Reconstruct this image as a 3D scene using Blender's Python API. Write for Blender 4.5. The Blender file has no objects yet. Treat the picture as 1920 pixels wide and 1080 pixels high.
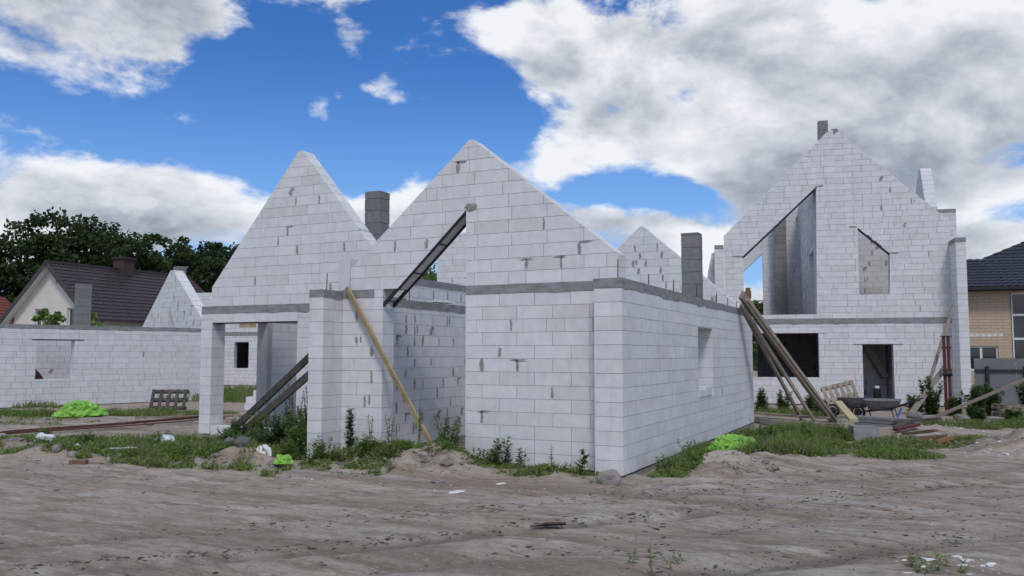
import bpy, bmesh, math, random
import numpy as np
from mathutils import Vector, Matrix, noise as mnoise
D = bpy.data; S = bpy.context.scene; COL = S.collection
R = math.radians
random.seed(7)

# ------------------------------------------------------------------ camera, sky, sun, exposure
CAM = Vector((0, 0, 1.7)); YAW = R(25.3)
cam = D.cameras.new('camera'); camo = D.objects.new('camera', cam); COL.objects.link(camo)
cam.sensor_width = 36; cam.lens = 30.0; cam.clip_start = .05; cam.clip_end = 5000
camo.location = CAM; camo.rotation_euler = (R(90 + 4.467), 0, YAW)
S.camera = camo
S.cycles.max_bounces = 4; S.cycles.diffuse_bounces = 3; S.cycles.glossy_bounces = 2; S.cycles.transmission_bounces = 2; S.cycles.use_denoising = True; S.cycles.use_adaptive_sampling = True; S.cycles.adaptive_threshold = .02
S.view_settings.view_transform = 'Standard'; S.view_settings.look = 'None'
S.view_settings.exposure = 0.12; S.view_settings.gamma = 1.0
SUN_AZ = R(62); SUN_EL = R(52)          # azimuth measured from world +x towards -y (to the right and behind the camera)

w = D.worlds.new('World'); S.world = w; w.use_nodes = True
nt = w.node_tree; N = nt.nodes; L = nt.links; N.clear()
def nd(t, **k):
    n = N.new(t)
    for a, b in k.items(): setattr(n, a, b)
    return n
def inp(n, i, v):
    if hasattr(v, 'is_output'): L.new(v, n.inputs[i])
    else: n.inputs[i].default_value = v
def M(op, a, b=0., c=None):
    n = nd('ShaderNodeMath', operation=op); inp(n, 0, a); inp(n, 1, b)
    if c is not None: inp(n, 2, c)
    return n.outputs[0]
def MR(v, a, b, c, d, t='SMOOTHSTEP'):
    n = nd('ShaderNodeMapRange', interpolation_type=t)
    for i, x in enumerate((v, a, b, c, d)): inp(n, i, x)
    return n.outputs[0]
def MIX(f, a, b):
    n = nd('ShaderNodeMix', data_type='RGBA'); inp(n, 0, f); inp(n, 6, a); inp(n, 7, b); return n.outputs[2]
sky = nd('ShaderNodeTexSky', sky_type='NISHITA', sun_disc=False)
sky.sun_elevation = SUN_EL; sky.sun_rotation = R(90) + SUN_AZ; sky.ozone_density = 2.5; sky.dust_density = .6; sky.air_density = 1.0
tc = nd('ShaderNodeTexCoord'); sp = nd('ShaderNodeSeparateXYZ'); L.new(tc.outputs['Generated'], sp.inputs[0])
dx, dy, dz = sp.outputs
az = M('ARCTAN2', M('MULTIPLY', dx, -1.), dy)      # 0 along +y, positive to the left (degrees below are compass angles of the site)
el = M('ARCSINE', dz)
TOT = []
def cloud_field(shift):
    e2 = M('ADD', el, shift)
    cb = nd('ShaderNodeCombineXYZ'); inp(cb, 0, M('MULTIPLY', az, 1.0)); inp(cb, 1, M('MULTIPLY', e2, 1.75)); inp(cb, 2, 3.3)
    n1 = nd('ShaderNodeTexNoise', noise_dimensions='3D'); L.new(cb.outputs[0], n1.inputs['Vector'])
    n1.inputs['Scale'].default_value = 4.6; n1.inputs['Detail'].default_value = 8.; n1.inputs['Roughness'].default_value = .56; n1.inputs['Distortion'].default_value = .25
    # where the cloud masses of this sky stand: (azimuth, elevation, half width, half height, amount)
    tot = TOT[0] if TOT else None
    for a, e, ra, re, am in [] if TOT else [(52.6, 18.6, 8.6, 4.4, 0.44), (47.3, 20.1, 3.5, 2.8, 0.25), (23.8, 21.5, 9.1, 3.6, 0.42), (18, 18, 6.1, 3.7, 0.4), (15.9, 14.4, 7.4, 2.6, 0.36), (1.4, 17.1, 14.5, 9.5, 0.46), (-5.0, 12, 6, 5.5, 0.42), (12, 19.8, 4.5, 3.2, 0.24), (9.7, 10.8, 3, 2.2, 0.3), (4.5, 11.2, 10.4, 3, 0.2), (49.8, 8.6, 12, 2.5, 0.46), (35, 8.8, 6.0, 2.5, 0.44), (19, 8.3, 5.2, 2.1, 0.44), (13.8, 7.7, 4.6, 1.9, 0.44), (9.0, 5.6, 2.4, 1.7, -0.45), (-4.2, 6.5, 2.5, 1.6, 0.34), (36.4, 20.5, 2.0, 1.4, 0.20), (34.2, 17.2, 3.6, 1.3, 0.20), (41, 18.6, 5.5, 4.6, -0.28), (48.1, 13.6, 10.2, 1.6, -0.34), (29.3, 14.4, 6.9, 4.5, -0.26), (18, 10.9, 5.2, 1.5, -0.40), (-3.8, 8.4, 1.9, 0.8, -0.14), (39.5, 11.6, 4.4, 2, -0.2)]:
        u = M('DIVIDE', M('SUBTRACT', az, R(a)), R(ra * 1.08)); v = M('DIVIDE', M('SUBTRACT', el, R(e)), R(re * 1.12))
        q = M('SQRT', M('ADD', M('MULTIPLY', u, u), M('MULTIPLY', v, v)))
        g = M('MULTIPLY', MR(q, 0., 1.35, 1., 0.), am)
        tot = g if tot is None else M('ADD', tot, g)
    if not TOT: TOT.append(tot)
    # away from the view the same sort of sky goes on: broken cloud of the same amount
    away = MR(M('ABSOLUTE', M('SUBTRACT', az, R(22))), R(34), R(55), 0., .10)
    high = MR(el, R(28), R(42), 0., .10)
    n2 = nd('ShaderNodeTexNoise', noise_dimensions='3D'); L.new(cb.outputs[0], n2.inputs['Vector']); n2.inputs['Scale'].default_value = 13.; n2.inputs['Detail'].default_value = 5.; n2.inputs['Roughness'].default_value = .62
    nn = M('ADD', M('MULTIPLY', M('SUBTRACT', n1.outputs[0], .5), 1.75), M('MULTIPLY', M('SUBTRACT', n2.outputs[0], .5), .50))
    return M('ADD', M('ADD', nn, M('MULTIPLY', M('MINIMUM', tot, .46), .80)), M('ADD', M('MAXIMUM', M('MAXIMUM', away, high), MR(el, R(3.5), R(8.5), .20, 0.)), .475))
c0 = cloud_field(0.); c1 = cloud_field(R(2.6))
dens = MR(c0, .485, .70, 0., 1.)
thick = MR(c0, .56, 1.10, 0., 1., 'LINEAR')
lit = MR(M('SUBTRACT', c0, c1), -.26, .28, 0., 1., 'LINEAR')
bright = M('ADD', M('MULTIPLY', lit, .74), M('MULTIPLY', M('SUBTRACT', 1., thick), .60))
ccol = MIX(MR(bright, .30, .96, 0., 1., 'LINEAR'), (.285, .325, .385, 1), (.83, .85, .88, 1))
skyc = nd('ShaderNodeMix', data_type='RGBA', blend_type='MULTIPLY'); inp(skyc, 0, 1.); inp(skyc, 6, sky.outputs[0]); inp(skyc, 7, (.087, .092, .116, 1))
hs = nd('ShaderNodeHueSaturation'); hs.inputs['Saturation'].default_value = 1.22; hs.inputs['Value'].default_value = 1.0; L.new(skyc.outputs[2], hs.inputs['Color'])
haze = MR(el, R(0), R(20), .75, 0.)
blue = MIX(haze, hs.outputs[0], (.24, .48, .86, 1))
fin = MIX(M('MULTIPLY', dens, .97), blue, ccol)
bg = nd('ShaderNodeBackground'); L.new(fin, bg.inputs[0]); bg.inputs[1].default_value = 1.0; w.cycles.sampling_method = 'MANUAL'; w.cycles.sample_map_resolution = 256
wo = nd('ShaderNodeOutputWorld'); L.new(bg.outputs[0], wo.inputs[0])

sun = D.lights.new('sun', 'SUN'); suno = D.objects.new('sun', sun); COL.objects.link(suno)
sun.energy = 1.45; sun.angle = R(12); sun.color = (1., .955, .89)
sd = Vector((math.cos(SUN_EL) * math.cos(SUN_AZ), -math.cos(SUN_EL) * math.sin(SUN_AZ), math.sin(SUN_EL)))
suno.rotation_euler = (-sd).to_track_quat('-Z', 'Y').to_euler(); suno.location = (10, -10, 30)

# ------------------------------------------------------------------ materials
MATS = {}
def mat(name, col, col2=None, rough=.85, scale=3., bump=.0, bscale=40., metal=0., rnd=0., spec=.3, stretch=(1, 1, 1), cov=(.35, .65), detail=6., bdist=.01, sss=None, extra=None):
    if name in MATS: return MATS[name]
    m = D.materials.new(name); m.use_nodes = True; MATS[name] = m
    t = m.node_tree; n = t.nodes; l = t.links; b = n['Principled BSDF']
    b.inputs['Roughness'].default_value = rough; b.inputs['Metallic'].default_value = metal; b.inputs['Specular IOR Level'].default_value = spec
    g = n.new('ShaderNodeNewGeometry'); mp = n.new('ShaderNodeMapping'); l.new(g.outputs['Position'], mp.inputs[0]); mp.inputs['Scale'].default_value = stretch
    c = (*col, 1)
    no = n.new('ShaderNodeTexNoise'); no.inputs['Scale'].default_value = scale; no.inputs['Detail'].default_value = detail; no.inputs['Roughness'].default_value = .6
    l.new(mp.outputs[0], no.inputs['Vector'])
    mr = n.new('ShaderNodeMapRange'); l.new(no.outputs[0], mr.inputs[0]); mr.inputs[1].default_value = cov[0]; mr.inputs[2].default_value = cov[1]
    mx = n.new('ShaderNodeMix'); mx.data_type = 'RGBA'; l.new(mr.outputs[0], mx.inputs[0]); mx.inputs[6].default_value = c; mx.inputs[7].default_value = (*(col2 or [x * .75 for x in col]), 1)
    out = mx.outputs[2]
    if rnd:
        oi = n.new('ShaderNodeObjectInfo'); ad = n.new('ShaderNodeMath'); l.new(oi.outputs['Random'], ad.inputs[0]); l.new(g.outputs['Random Per Island'], ad.inputs[1])
        fr = n.new('ShaderNodeMath'); fr.operation = 'FRACT'; l.new(ad.outputs[0], fr.inputs[0])
        r2 = n.new('ShaderNodeMapRange'); l.new(fr.outputs[0], r2.inputs[0]); r2.inputs[3].default_value = 1 - rnd; r2.inputs[4].default_value = 1 + rnd * .5
        hv = n.new('ShaderNodeHueSaturation'); l.new(out, hv.inputs['Color']); l.new(r2.outputs[0], hv.inputs['Value']); out = hv.outputs[0]
        if extra:   # a share of the pieces has a colour of its own
            th = n.new('ShaderNodeMath'); th.operation = 'MULTIPLY'; l.new(fr.outputs[0], th.inputs[0]); th.inputs[1].default_value = 7.31
            f2 = n.new('ShaderNodeMath'); f2.operation = 'FRACT'; l.new(th.outputs[0], f2.inputs[0])
            gt = n.new('ShaderNodeMapRange'); l.new(f2.outputs[0], gt.inputs[0]); gt.inputs[1].default_value = extra[1] - .04; gt.inputs[2].default_value = extra[1]
            m3 = n.new('ShaderNodeMix'); m3.data_type = 'RGBA'; m3.blend_type = 'MULTIPLY'; l.new(gt.outputs[0], m3.inputs[0]); l.new(out, m3.inputs[6]); m3.inputs[7].default_value = (*extra[0], 1); out = m3.outputs[2]
    l.new(out, b.inputs['Base Color'])
    if bump:
        n2 = n.new('ShaderNodeTexNoise'); n2.inputs['Scale'].default_value = bscale; n2.inputs['Detail'].default_value = 5; l.new(mp.outputs[0], n2.inputs['Vector'])
        bp = n.new('ShaderNodeBump'); bp.inputs['Strength'].default_value = bump; bp.inputs['Distance'].default_value = bdist; l.new(n2.outputs[0], bp.inputs['Height']); l.new(bp.outputs[0], b.inputs['Normal'])
    return m
aac = mat('aerated_block', (.70, .708, .708), (.625, .633, .637), .92, 5., .35, 60., rnd=.055, spec=.15, bdist=.004, extra=((.955, .945, .925), .92))
def leafy(m, k=.38):
    t = m.node_tree; n = t.nodes; l = t.links; b = n['Principled BSDF']; tr = n.new('ShaderNodeBsdfTranslucent'); mx = n.new('ShaderNodeMixShader'); mx.inputs[0].default_value = k
    l.new(b.inputs['Base Color'].links[0].from_socket, tr.inputs[0]); l.new(b.outputs[0], mx.inputs[1]); l.new(tr.outputs[0], mx.inputs[2]); l.new(mx.outputs[0], n['Material Output'].inputs[0])
def dirty_aac():    # grime with shapes of its own: drip streaks and dusty bloom
    t = aac.node_tree; n = t.nodes; l = t.links; b = n['Principled BSDF']; src = b.inputs['Base Color'].links[0].from_socket
    g = n.new('ShaderNodeNewGeometry'); mp = n.new('ShaderNodeMapping'); mp.inputs['Scale'].default_value = (9, 9, .8); l.new(g.outputs['Position'], mp.inputs[0])
    no = n.new('ShaderNodeTexNoise'); no.inputs['Scale'].default_value = 1.; no.inputs['Detail'].default_value = 6; l.new(mp.outputs[0], no.inputs['Vector'])
    mr = n.new('ShaderNodeMapRange'); l.new(no.outputs[0], mr.inputs[0]); mr.inputs[1].default_value = .56; mr.inputs[2].default_value = .80; mr.inputs[4].default_value = .55
    mx = n.new('ShaderNodeMix'); mx.data_type = 'RGBA'; mx.blend_type = 'MULTIPLY'; l.new(mr.outputs[0], mx.inputs[0]); l.new(src, mx.inputs[6]); mx.inputs[7].default_value = (.78, .78, .77, 1)
    n3 = n.new('ShaderNodeTexNoise'); n3.inputs['Scale'].default_value = 26.; n3.inputs['Detail'].default_value = 3; l.new(g.outputs['Position'], n3.inputs['Vector'])
    m4 = n.new('ShaderNodeMapRange'); l.new(n3.outputs[0], m4.inputs[0]); m4.inputs[1].default_value = .70; m4.inputs[2].default_value = .76; m4.inputs[4].default_value = .5
    m5 = n.new('ShaderNodeMix'); m5.data_type = 'RGBA'; m5.blend_type = 'MULTIPLY'; l.new(m4.outputs[0], m5.inputs[0]); l.new(mx.outputs[2], m5.inputs[6]); m5.inputs[7].default_value = (.6, .6, .58, 1)
    l.new(m5.outputs[2], b.inputs['Base Color'])
dirty_aac()
mortar = mat('thin_mortar', (.26, .262, .262), (.36, .36, .355), .95, 9.)
smearm = mat('mortar_smear', (.235, .235, .22), (.33, .33, .31), .95, 14., .5, 50.)
conc = mat('cast_concrete', (.20, .205, .205), (.31, .315, .31), .9, 4.5, .5, 30., stretch=(1, 1, 2.5), cov=(.38, .68))
chimc = mat('chimney_concrete', (.175, .18, .172), (.235, .24, .23), .95, 12., .6, 60., rnd=.12)
foot = mat('footing_concrete', (.22, .22, .215), (.32, .315, .30), .95, 6., .5, 25.)
tarm = mat('bitumen_felt', (.03, .03, .032), None, .7, 10.)
steel = mat('dark_steel', (.022, .024, .03), (.05, .05, .055), .55, 8., metal=.3)
redsteel = mat('red_primer_steel', (.13, .030, .026), (.075, .03, .027), .6, 9., .2, 60.)
rust = mat('rusty_steel', (.12, .05, .032), (.07, .035, .028), .85, 14., .3, 60.)
woodg = mat('weathered_wood', (.29, .25, .20), (.17, .145, .12), .85, 4., .4, 30., stretch=(6, 6, 6), rnd=.15)
woody = mat('fresh_wood', (.40, .31, .18), (.27, .205, .115), .75, 5., .2, 40.)
woodd = mat('dark_wet_wood', (.115, .105, .095), (.06, .055, .05), .8, 6., .4, 30., rnd=.2)
woodp = mat('pallet_wood', (.37, .32, .25), (.24, .20, .16), .85, 8., .3, 40., rnd=.2)
foam = mat('white_foam', (.74, .75, .75), (.58, .58, .57), .8, 12., .2, 40.)
yfoam = mat('yellow_foam', (.55, .48, .25), (.40, .36, .24), .85, 10., .4, 30.)
greent = mat('green_plastic', (.30, .58, .09), (.14, .38, .04), .42, 9., .7, 26., spec=.5, bdist=.03)
stone = mat('field_stone', (.27, .245, .22), (.18, .165, .15), .9, 6., .6, 20., rnd=.2)
soilclod = mat('soil_clod', (.155, .13, .108), (.07, .058, .048), .97, 10., .6, 40., rnd=.35)
cream = mat('cream_render', (.66, .635, .575), (.60, .575, .52), .9, 2., .15, 60.)
tileb = mat('brown_roof_tile', (.034, .025, .026), (.048, .036, .037), .42, 3., spec=.5)
tilen = mat('navy_roof_tile', (.016, .020, .034), (.024, .028, .042), .4, 3., spec=.5)
tiler = mat('red_roof_tile', (.21, .055, .035), (.13, .04, .03), .7, 4.)
whitep = mat('white_plastic', (.72, .73, .74), (.64, .65, .66), .4, 3., spec=.5)
blackp = mat('black_plastic', (.012, .012, .014), None, .5, 3., spec=.5)
barrow = mat('grey_tub', (.085, .095, .10), (.16, .165, .165), .6, 6., .2, 30.)
glassm = mat('dark_window_glass', (.015, .02, .025), (.03, .036, .042), .06, 1., spec=.8)
fencem = mat('grey_fence_sheet', (.165, .18, .18), (.14, .15, .152), .6, 1.5, .1, 20.)
leafd = mat('dark_tree_leaf', (.036, .064, .022), (.065, .10, .034), .7, .35, rnd=.35, spec=.2)
leafm = mat('weed_leaf', (.15, .25, .06), (.20, .27, .085), .65, 2., rnd=.35, spec=.25)
leafdk = mat('dark_weed_leaf', (.10, .175, .05), (.15, .215, .075), .65, 2., rnd=.35, spec=.25)
grassm = mat('grass_blade', (.17, .27, .06), (.24, .27, .11), .7, 1.2, rnd=.4, spec=.2)
drym = mat('dry_stalk', (.16, .135, .085), (.085, .075, .05), .8, 3., rnd=.3)
bark = mat('bark', (.06, .05, .042), (.035, .03, .026), .9, 8., .6, 20.)
for m_ in (leafm, leafdk, grassm): leafy(m_)
leafy(leafd, .3)
bluep = mat('blue_plastic', (.03, .10, .38), None, .5, 3.)
cabl = mat('cable_black', (.01, .01, .01), None, .6, 3.)

# ------------------------------------------------------------------ helpers
def tag(o, label=None, cat=None, group=None, kind=None):
    for k, v in (('label', label), ('category', cat), ('group', group), ('kind', kind)):
        if v: o[k] = v
    return o
def empty(name, loc=(0, 0, 0), rz=0., label=None, cat=None, group=None):
    o = D.objects.new(name, None); COL.objects.link(o); o.location = loc; o.rotation_euler = (0, 0, rz); o.empty_display_size = .3
    return tag(o, label, cat, group)
def link(name, me, parent=None, loc=None, rz=None):
    o = D.objects.new(name, me); COL.objects.link(o)
    if parent: o.parent = parent
    if loc is not None: o.location = loc
    if rz is not None: o.rotation_euler = (0, 0, rz)
    return o
class MB:
    def __init__(s): s.v = []; s.f = []
    def add(s, vs, fs):
        b = len(s.v); s.v += [tuple(x) for x in vs]; s.f += [tuple(b + i for i in f) for f in fs]; return s
    def box(s, c, d, rz=0., Mx=None):
        x, y, z = [k / 2 for k in d]
        vs = [Vector(p) for p in ((-x, -y, -z), (x, -y, -z), (x, y, -z), (-x, y, -z), (-x, -y, z), (x, -y, z), (x, y, z), (-x, y, z))]
        if Mx is None: Mx = Matrix.Rotation(rz, 3, 'Z')
        return s.add([Mx @ p + Vector(c) for p in vs], [(3, 2, 1, 0), (4, 5, 6, 7), (0, 1, 5, 4), (1, 2, 6, 5), (2, 3, 7, 6), (3, 0, 4, 7)])
    def b2(s, x0, x1, y0, y1, z0, z1): return s.box(((x0 + x1) / 2, (y0 + y1) / 2, (z0 + z1) / 2), (x1 - x0, y1 - y0, z1 - z0))
    def prism(s, poly, off):
        n = len(poly); o = Vector(off); p = [Vector(q) for q in poly]
        return s.add(p + [q + o for q in p], [tuple(range(n)), tuple(range(2 * n - 1, n - 1, -1))] + [(i, n + i, n + (i + 1) % n, (i + 1) % n) for i in range(n)])
    def bar(s, p0, p1, wd, ht, roll=0.):
        p0 = Vector(p0); p1 = Vector(p1); q = (p1 - p0).to_track_quat('X', 'Z').to_matrix() @ Matrix.Rotation(roll, 3, 'X')
        return s.box((p0 + p1) / 2, ((p1 - p0).length, wd, ht), Mx=q)
    def tube(s, pts, rad, n=6):
        pts = [Vector(p) for p in pts]; rad = rad if isinstance(rad, (list, tuple)) else [rad] * len(pts); vs = []; fs = []
        for i, p in enumerate(pts):
            t = (pts[min(i + 1, len(pts) - 1)] - pts[max(i - 1, 0)]).normalized(); a = t.orthogonal().normalized(); b = t.cross(a)
            vs += [p + (a * math.cos(k * 2 * math.pi / n) + b * math.sin(k * 2 * math.pi / n)) * rad[i] for k in range(n)]
        for i in range(len(pts) - 1): fs += [(i * n + k, i * n + (k + 1) % n, (i + 1) * n + (k + 1) % n, (i + 1) * n + k) for k in range(n)]
        fs += [tuple(range(n - 1, -1, -1)), tuple((len(pts) - 1) * n + k for k in range(n))]
        return s.add(vs, fs)
    def mesh(s, name, m, smooth=False):
        me = D.meshes.new(name); me.from_pydata(s.v, [], s.f); me.materials.append(m)
        if smooth: me.polygons.foreach_set('use_smooth', [True] * len(me.polygons))
        me.update(); return me
    def build(s, name, m, parent=None, loc=None, rz=None, smooth=False): return link(name, s.mesh(name, m, smooth), parent, loc, rz)
def lump(mb, c, r, seed, sub=1, amp=.35, flat=.0):
    bm = bmesh.new(); bmesh.ops.create_icosphere(bm, subdivisions=sub, radius=1.)
    r = r if isinstance(r, (list, tuple)) else (r, r, r); vs = []
    for v in bm.verts:
        k = 1 + amp * mnoise.noise(v.co * 1.3 + Vector((seed * 3.7, seed * 1.3, seed))) + amp * .5 * mnoise.noise(v.co * 3.1 + Vector((seed, 5, seed * 2.)))
        p = v.co * k; vs.append((c[0] + p.x * r[0], c[1] + p.y * r[1], c[2] + p.z * r[2]))
    mb.add(vs, [tuple(v.index for v in f.verts) for f in bm.faces]); bm.free(); return mb

# numpy value noise
def _h(i, j, s):
    n = (i * 374761393 + j * 668265263 + s * 1442695041) & 0xffffffff
    n = ((n ^ (n >> 13)) * 1274126177) & 0xffffffff
    return ((n ^ (n >> 16)) & 0xffff) / 32767.5 - 1.
def vn(x, y, s):
    x = np.asarray(x, float); y = np.asarray(y, float)
    i = np.floor(x).astype(np.int64); j = np.floor(y).astype(np.int64); u = x - i; v = y - j; u = u * u * (3 - 2 * u); v = v * v * (3 - 2 * v)
    return (_h(i, j, s) * (1 - u) + _h(i + 1, j, s) * u) * (1 - v) + (_h(i, j + 1, s) * (1 - u) + _h(i + 1, j + 1, s) * u) * v
def fbm(x, y, s, o=4, g=.5):
    t = 0; a = 1.
    for k in range(o): t = t + a * vn(x * 2 ** k, y * 2 ** k, s + k); a *= g
    return t
# ------------------------------------------------------------------ ground
MOUNDS = [(-7.0, 11.55, 1.0, .75, .36), (-8.1, 11.3, .8, .6, .16), (-6.1, 11.35, .7, .5, .14), (-2.75, 13.2, .8, .9, .26), (-2.2, 14.6, .8, 1.3, .16), (-10.1, 10.9, .55, .4, .18), (-9.6, 10.85, .6, .4, .20), (-11.2, 10.6, .8, .5, .14),
          (-13.4, 9.9, .8, .6, .16), (-12.3, 10.3, .7, .5, .12), (-4.32, 8.12, .22, .16, .08), (1.75, 17.8, .9, .9, .34), (1.0, 18.6, .9, .7, .12), (-15.2, 10.5, .9, .6, .15), (-5.0, 11.5, .5, .3, .08), (.1, 21.6, 1.2, 1.0, .16)]
RD = R(50.); RX, RY = math.cos(RD), math.sin(RD)
def ground(x, y):
    x = np.asarray(x, float); y = np.asarray(y, float)
    ex, ey = x + 4.88, y - 6.62
    a = ex * RX + ey * RY; q = -ex * RY + ey * RX + .35 * vn(a * .16, a * 0 + .5, 5)
    road = np.clip((2.6 - q) / .8, 0, 1) * np.clip((q + 14) / 2., 0, 1)
    near = np.exp(-((x + 4) / 24) ** 2 - ((y - 10) / 22) ** 2)
    z = .032 * fbm(x * .45, y * .45, 11, 3) * near + .005 * fbm(x * 1.5, y * 1.5, 21, 4) * near
    wet = np.zeros_like(z)
    for c, wd, dp, k in [(0., .16, .055, 1), (-.95, .24, .04, .5), (1.15, .20, .04, .8), (-2.3, .22, .06, .9), (-3.4, .3, .05, .6), (-4.4, .25, .06, .9), (1.75, .15, .03, .6)]:
        qq = q - c + .16 * vn(a * .5, a * 0 + c, 31) + .05 * vn(a * 2.1, a * 0, 37); m = np.clip(.55 + .9 * vn(a * .33, a * 0 + c * 2, 41), 0, 1) * road
        g = np.exp(-(qq / wd) ** 2); rim = np.exp(-((np.abs(qq) - wd * 1.9) / (wd * .8)) ** 2)
        z = z - dp * .85 * g * m + dp * .42 * rim * m * (.6 + .6 * vn(a * 3., q * 5, 43)); wet = np.maximum(wet, k * g * m * (.6 + .5 * vn(a * 1.7, q * 7., 44)))
        z = z + .010 * g * m * np.sin(a * 26 + 4 * vn(a, q, 3))       # tread prints
    # churned soil: along-road streaks and crumbs
    z = z + road * (.003 * fbm(a * 1.1, q * 4.2, 51, 3, .55) - .005 * np.abs(fbm(a * 3.2, q * 6.5, 61, 4, .65)) + .0055 * fbm(a * 8., q * 10., 65, 2, .7)) + (1 - road) * near * .014 * fbm(x * 5, y * 5, 71, 3, .6)
    for mx, my, rx, ry, h in MOUNDS:
        d2 = ((x - mx) / rx) ** 2 + ((y - my) / ry) ** 2
        z = z + h * np.exp(-d2 * 1.6) * (1 + .35 * fbm(x * 3., y * 3., 81, 3)) 
    z = z - .10 * np.clip((x + 3.9) / .25, 0, 1) * np.clip((y - 11.8) / .8, 0, 1) * np.clip((24 - y) / 2, 0, 1) * np.clip((-1.6 - x) / 1.5, 0, 1)
    ins = np.clip((x + 14.4) / .4, 0, 1) * np.clip((-3.9 - x) / .2, 0, 1) * np.clip((y - 12.25) / .3, 0, 1) * np.clip((22.5 - y) / .4, 0, 1)
    z = z * (1 - ins) + (-.03 + .02 * vn(x * 2, y * 2, 9)) * ins
    far = np.clip((np.hypot(x, y) - 30) / 30, 0, 1)
    return z * (1 - far) - .06 * far - .035, wet, road
def gz(x, y): return float(ground(np.array([x]), np.array([y]))[0][0])
def axis(lo, hi, st, far):
    a = list(np.arange(lo, hi, st)); s = st; v = a[-1]
    while v < far: s *= 1.16; v += s; a.append(v)
    s = st; v = lo; pre = []
    while v > -far: s *= 1.16; v -= s; pre.append(v)
    return np.array(pre[::-1] + a)
gx = axis(-15, 4.5, .048, 900); gy = axis(4.6, 19, .048, 900)
X, Y = np.meshgrid(gx, gy); Z, WET, ROAD = ground(X, Y)
nx, ny = len(gx), len(gy)
me = D.meshes.new('ground'); me.vertices.add(nx * ny); me.vertices.foreach_set('co', np.stack([X, Y, Z], -1).ravel())
ii = (np.arange(ny - 1)[:, None] * nx + np.arange(nx - 1)[None, :]).ravel()
quads = np.stack([ii, ii + 1, ii + nx + 1, ii + nx], -1).ravel(); nf = len(ii)
me.loops.add(nf * 4); me.loops.foreach_set('vertex_index', quads); me.polygons.add(nf); me.polygons.foreach_set('loop_start', np.arange(nf) * 4); me.polygons.foreach_set('loop_total', np.full(nf, 4))
me.polygons.foreach_set('use_smooth', np.ones(nf, bool)); me.update(); me.validate()
for nm, arr in (('wet', WET), ('road', ROAD)):
    at = me.attributes.new(nm, 'FLOAT', 'POINT'); at.data.foreach_set('value', arr.ravel().astype(np.float32))
gm = D.materials.new('sandy_soil'); gm.use_nodes = True; t = gm.node_tree; n = t.nodes; l = t.links; b = n['Principled BSDF']; b.inputs['Roughness'].default_value = .97; b.inputs['Specular IOR Level'].default_value = .12
def gn(tp, **k):
    o = n.new(tp)
    for a, c in k.items(): setattr(o, a, c)
    return o
def gnoise(sc, det, ro=.6, st=(1, 1, 1), rz=0.):
    mp = gn('ShaderNodeMapping'); l.new(geo.outputs['Position'], mp.inputs[0]); mp.inputs['Scale'].default_value = st; mp.inputs['Rotation'].default_value = (0, 0, rz)
    o = gn('ShaderNodeTexNoise'); o.inputs['Scale'].default_value = sc; o.inputs['Detail'].default_value = det; o.inputs['Roughness'].default_value = ro; l.new(mp.outputs[0], o.inputs['Vector']); return o.outputs[0]
def gmr(v, a, c, d=0., e=1.):
    o = gn('ShaderNodeMapRange'); l.new(v, o.inputs[0]); o.inputs[1].default_value = a; o.inputs[2].default_value = c; o.inputs[3].default_value = d; o.inputs[4].default_value = e; return o.outputs[0]
def gmix(f, a, c, bt='MIX'):
    o = gn('ShaderNodeMix', data_type='RGBA', blend_type=bt)
    for i, v in ((0, f), (6, a), (7, c)):
        if hasattr(v, 'is_output'): l.new(v, o.inputs[i])
        else: o.inputs[i].default_value = v
    return o.outputs[2]
geo = gn('ShaderNodeNewGeometry')
c_ = gmix(gmr(gnoise(.55, 5), .36, .66), (.45, .39, .318, 1), (.345, .290, .228, 1))
c_ = gmix(gmr(gnoise(1.1, 10, .74, (1, 4.2, 1), -RD), .47, .60), c_, (.24, .196, .148, 1))          # streaks of damp earth along the road
c_ = gmix(gmr(gnoise(.8, 9, .70, (1, 3.4, 1), -RD + .12), .53, .66, 0., .8), c_, (.53, .49, .44, 1))     # pale dry dust
c_ = gmix(gmr(gnoise(1., 5, .62, (.09, 1.5, 1), -RD), .50, .64, 0., .75), c_, (.225, .183, .138, 1))    # long wheel-worn bands of damp earth
c_ = gmix(gmr(gnoise(1., 6, .66, (.12, 2.1, 1), -RD + .03), .56, .66, 0., .6), c_, (.50, .465, .42, 1))   # long dusty bands
c_ = gmix(gmr(gnoise(7., 8, .78), .50, .64, 0., .5), c_, (.20, .165, .128, 1))       # patchy crumbly soil
c_ = gmix(gmr(gnoise(11., 8, .78, (1, 1.4, 1), -RD), .55, .66, 0., .55), c_, (.56, .515, .45, 1))
wa = gn('ShaderNodeAttribute', attribute_name='wet')
c_ = gmix(gmr(wa.outputs['Fac'], .2, .85, 0., .75), c_, (.16, .136, .112, 1))
c_ = gmix(gmr(gnoise(17, 4, .7), .60, .74, 0., .7), c_, (.13, .112, .097, 1))                     # dark crumbs
c_ = gmix(gmr(gnoise(5.5, 6, .75, (1, 5., 1), -RD), .60, .68, 0., .65), c_, (.145, .122, .10, 1))          # thin dark crusts
c_ = gmix(gmr(gnoise(41, 3, .6), .70, .76, 0., .6), c_, (.46, .44, .41, 1))                        # pale grit
def gridge(sc, st):
    mp = gn('ShaderNodeMapping'); l.new(geo.outputs['Position'], mp.inputs[0]); mp.inputs['Scale'].default_value = st; mp.inputs['Rotation'].default_value = (0, 0, -RD)
    o = gn('ShaderNodeTexNoise', noise_type='RIDGED_MULTIFRACTAL', normalize=True); o.inputs['Scale'].default_value = sc; o.inputs['Detail'].default_value = 7; o.inputs['Roughness'].default_value = .62; o.inputs['Distortion'].default_value = .4; l.new(mp.outputs[0], o.inputs['Vector']); return o.outputs[0]
rid = gridge(2.6, (1, 2.6, 1))
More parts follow.
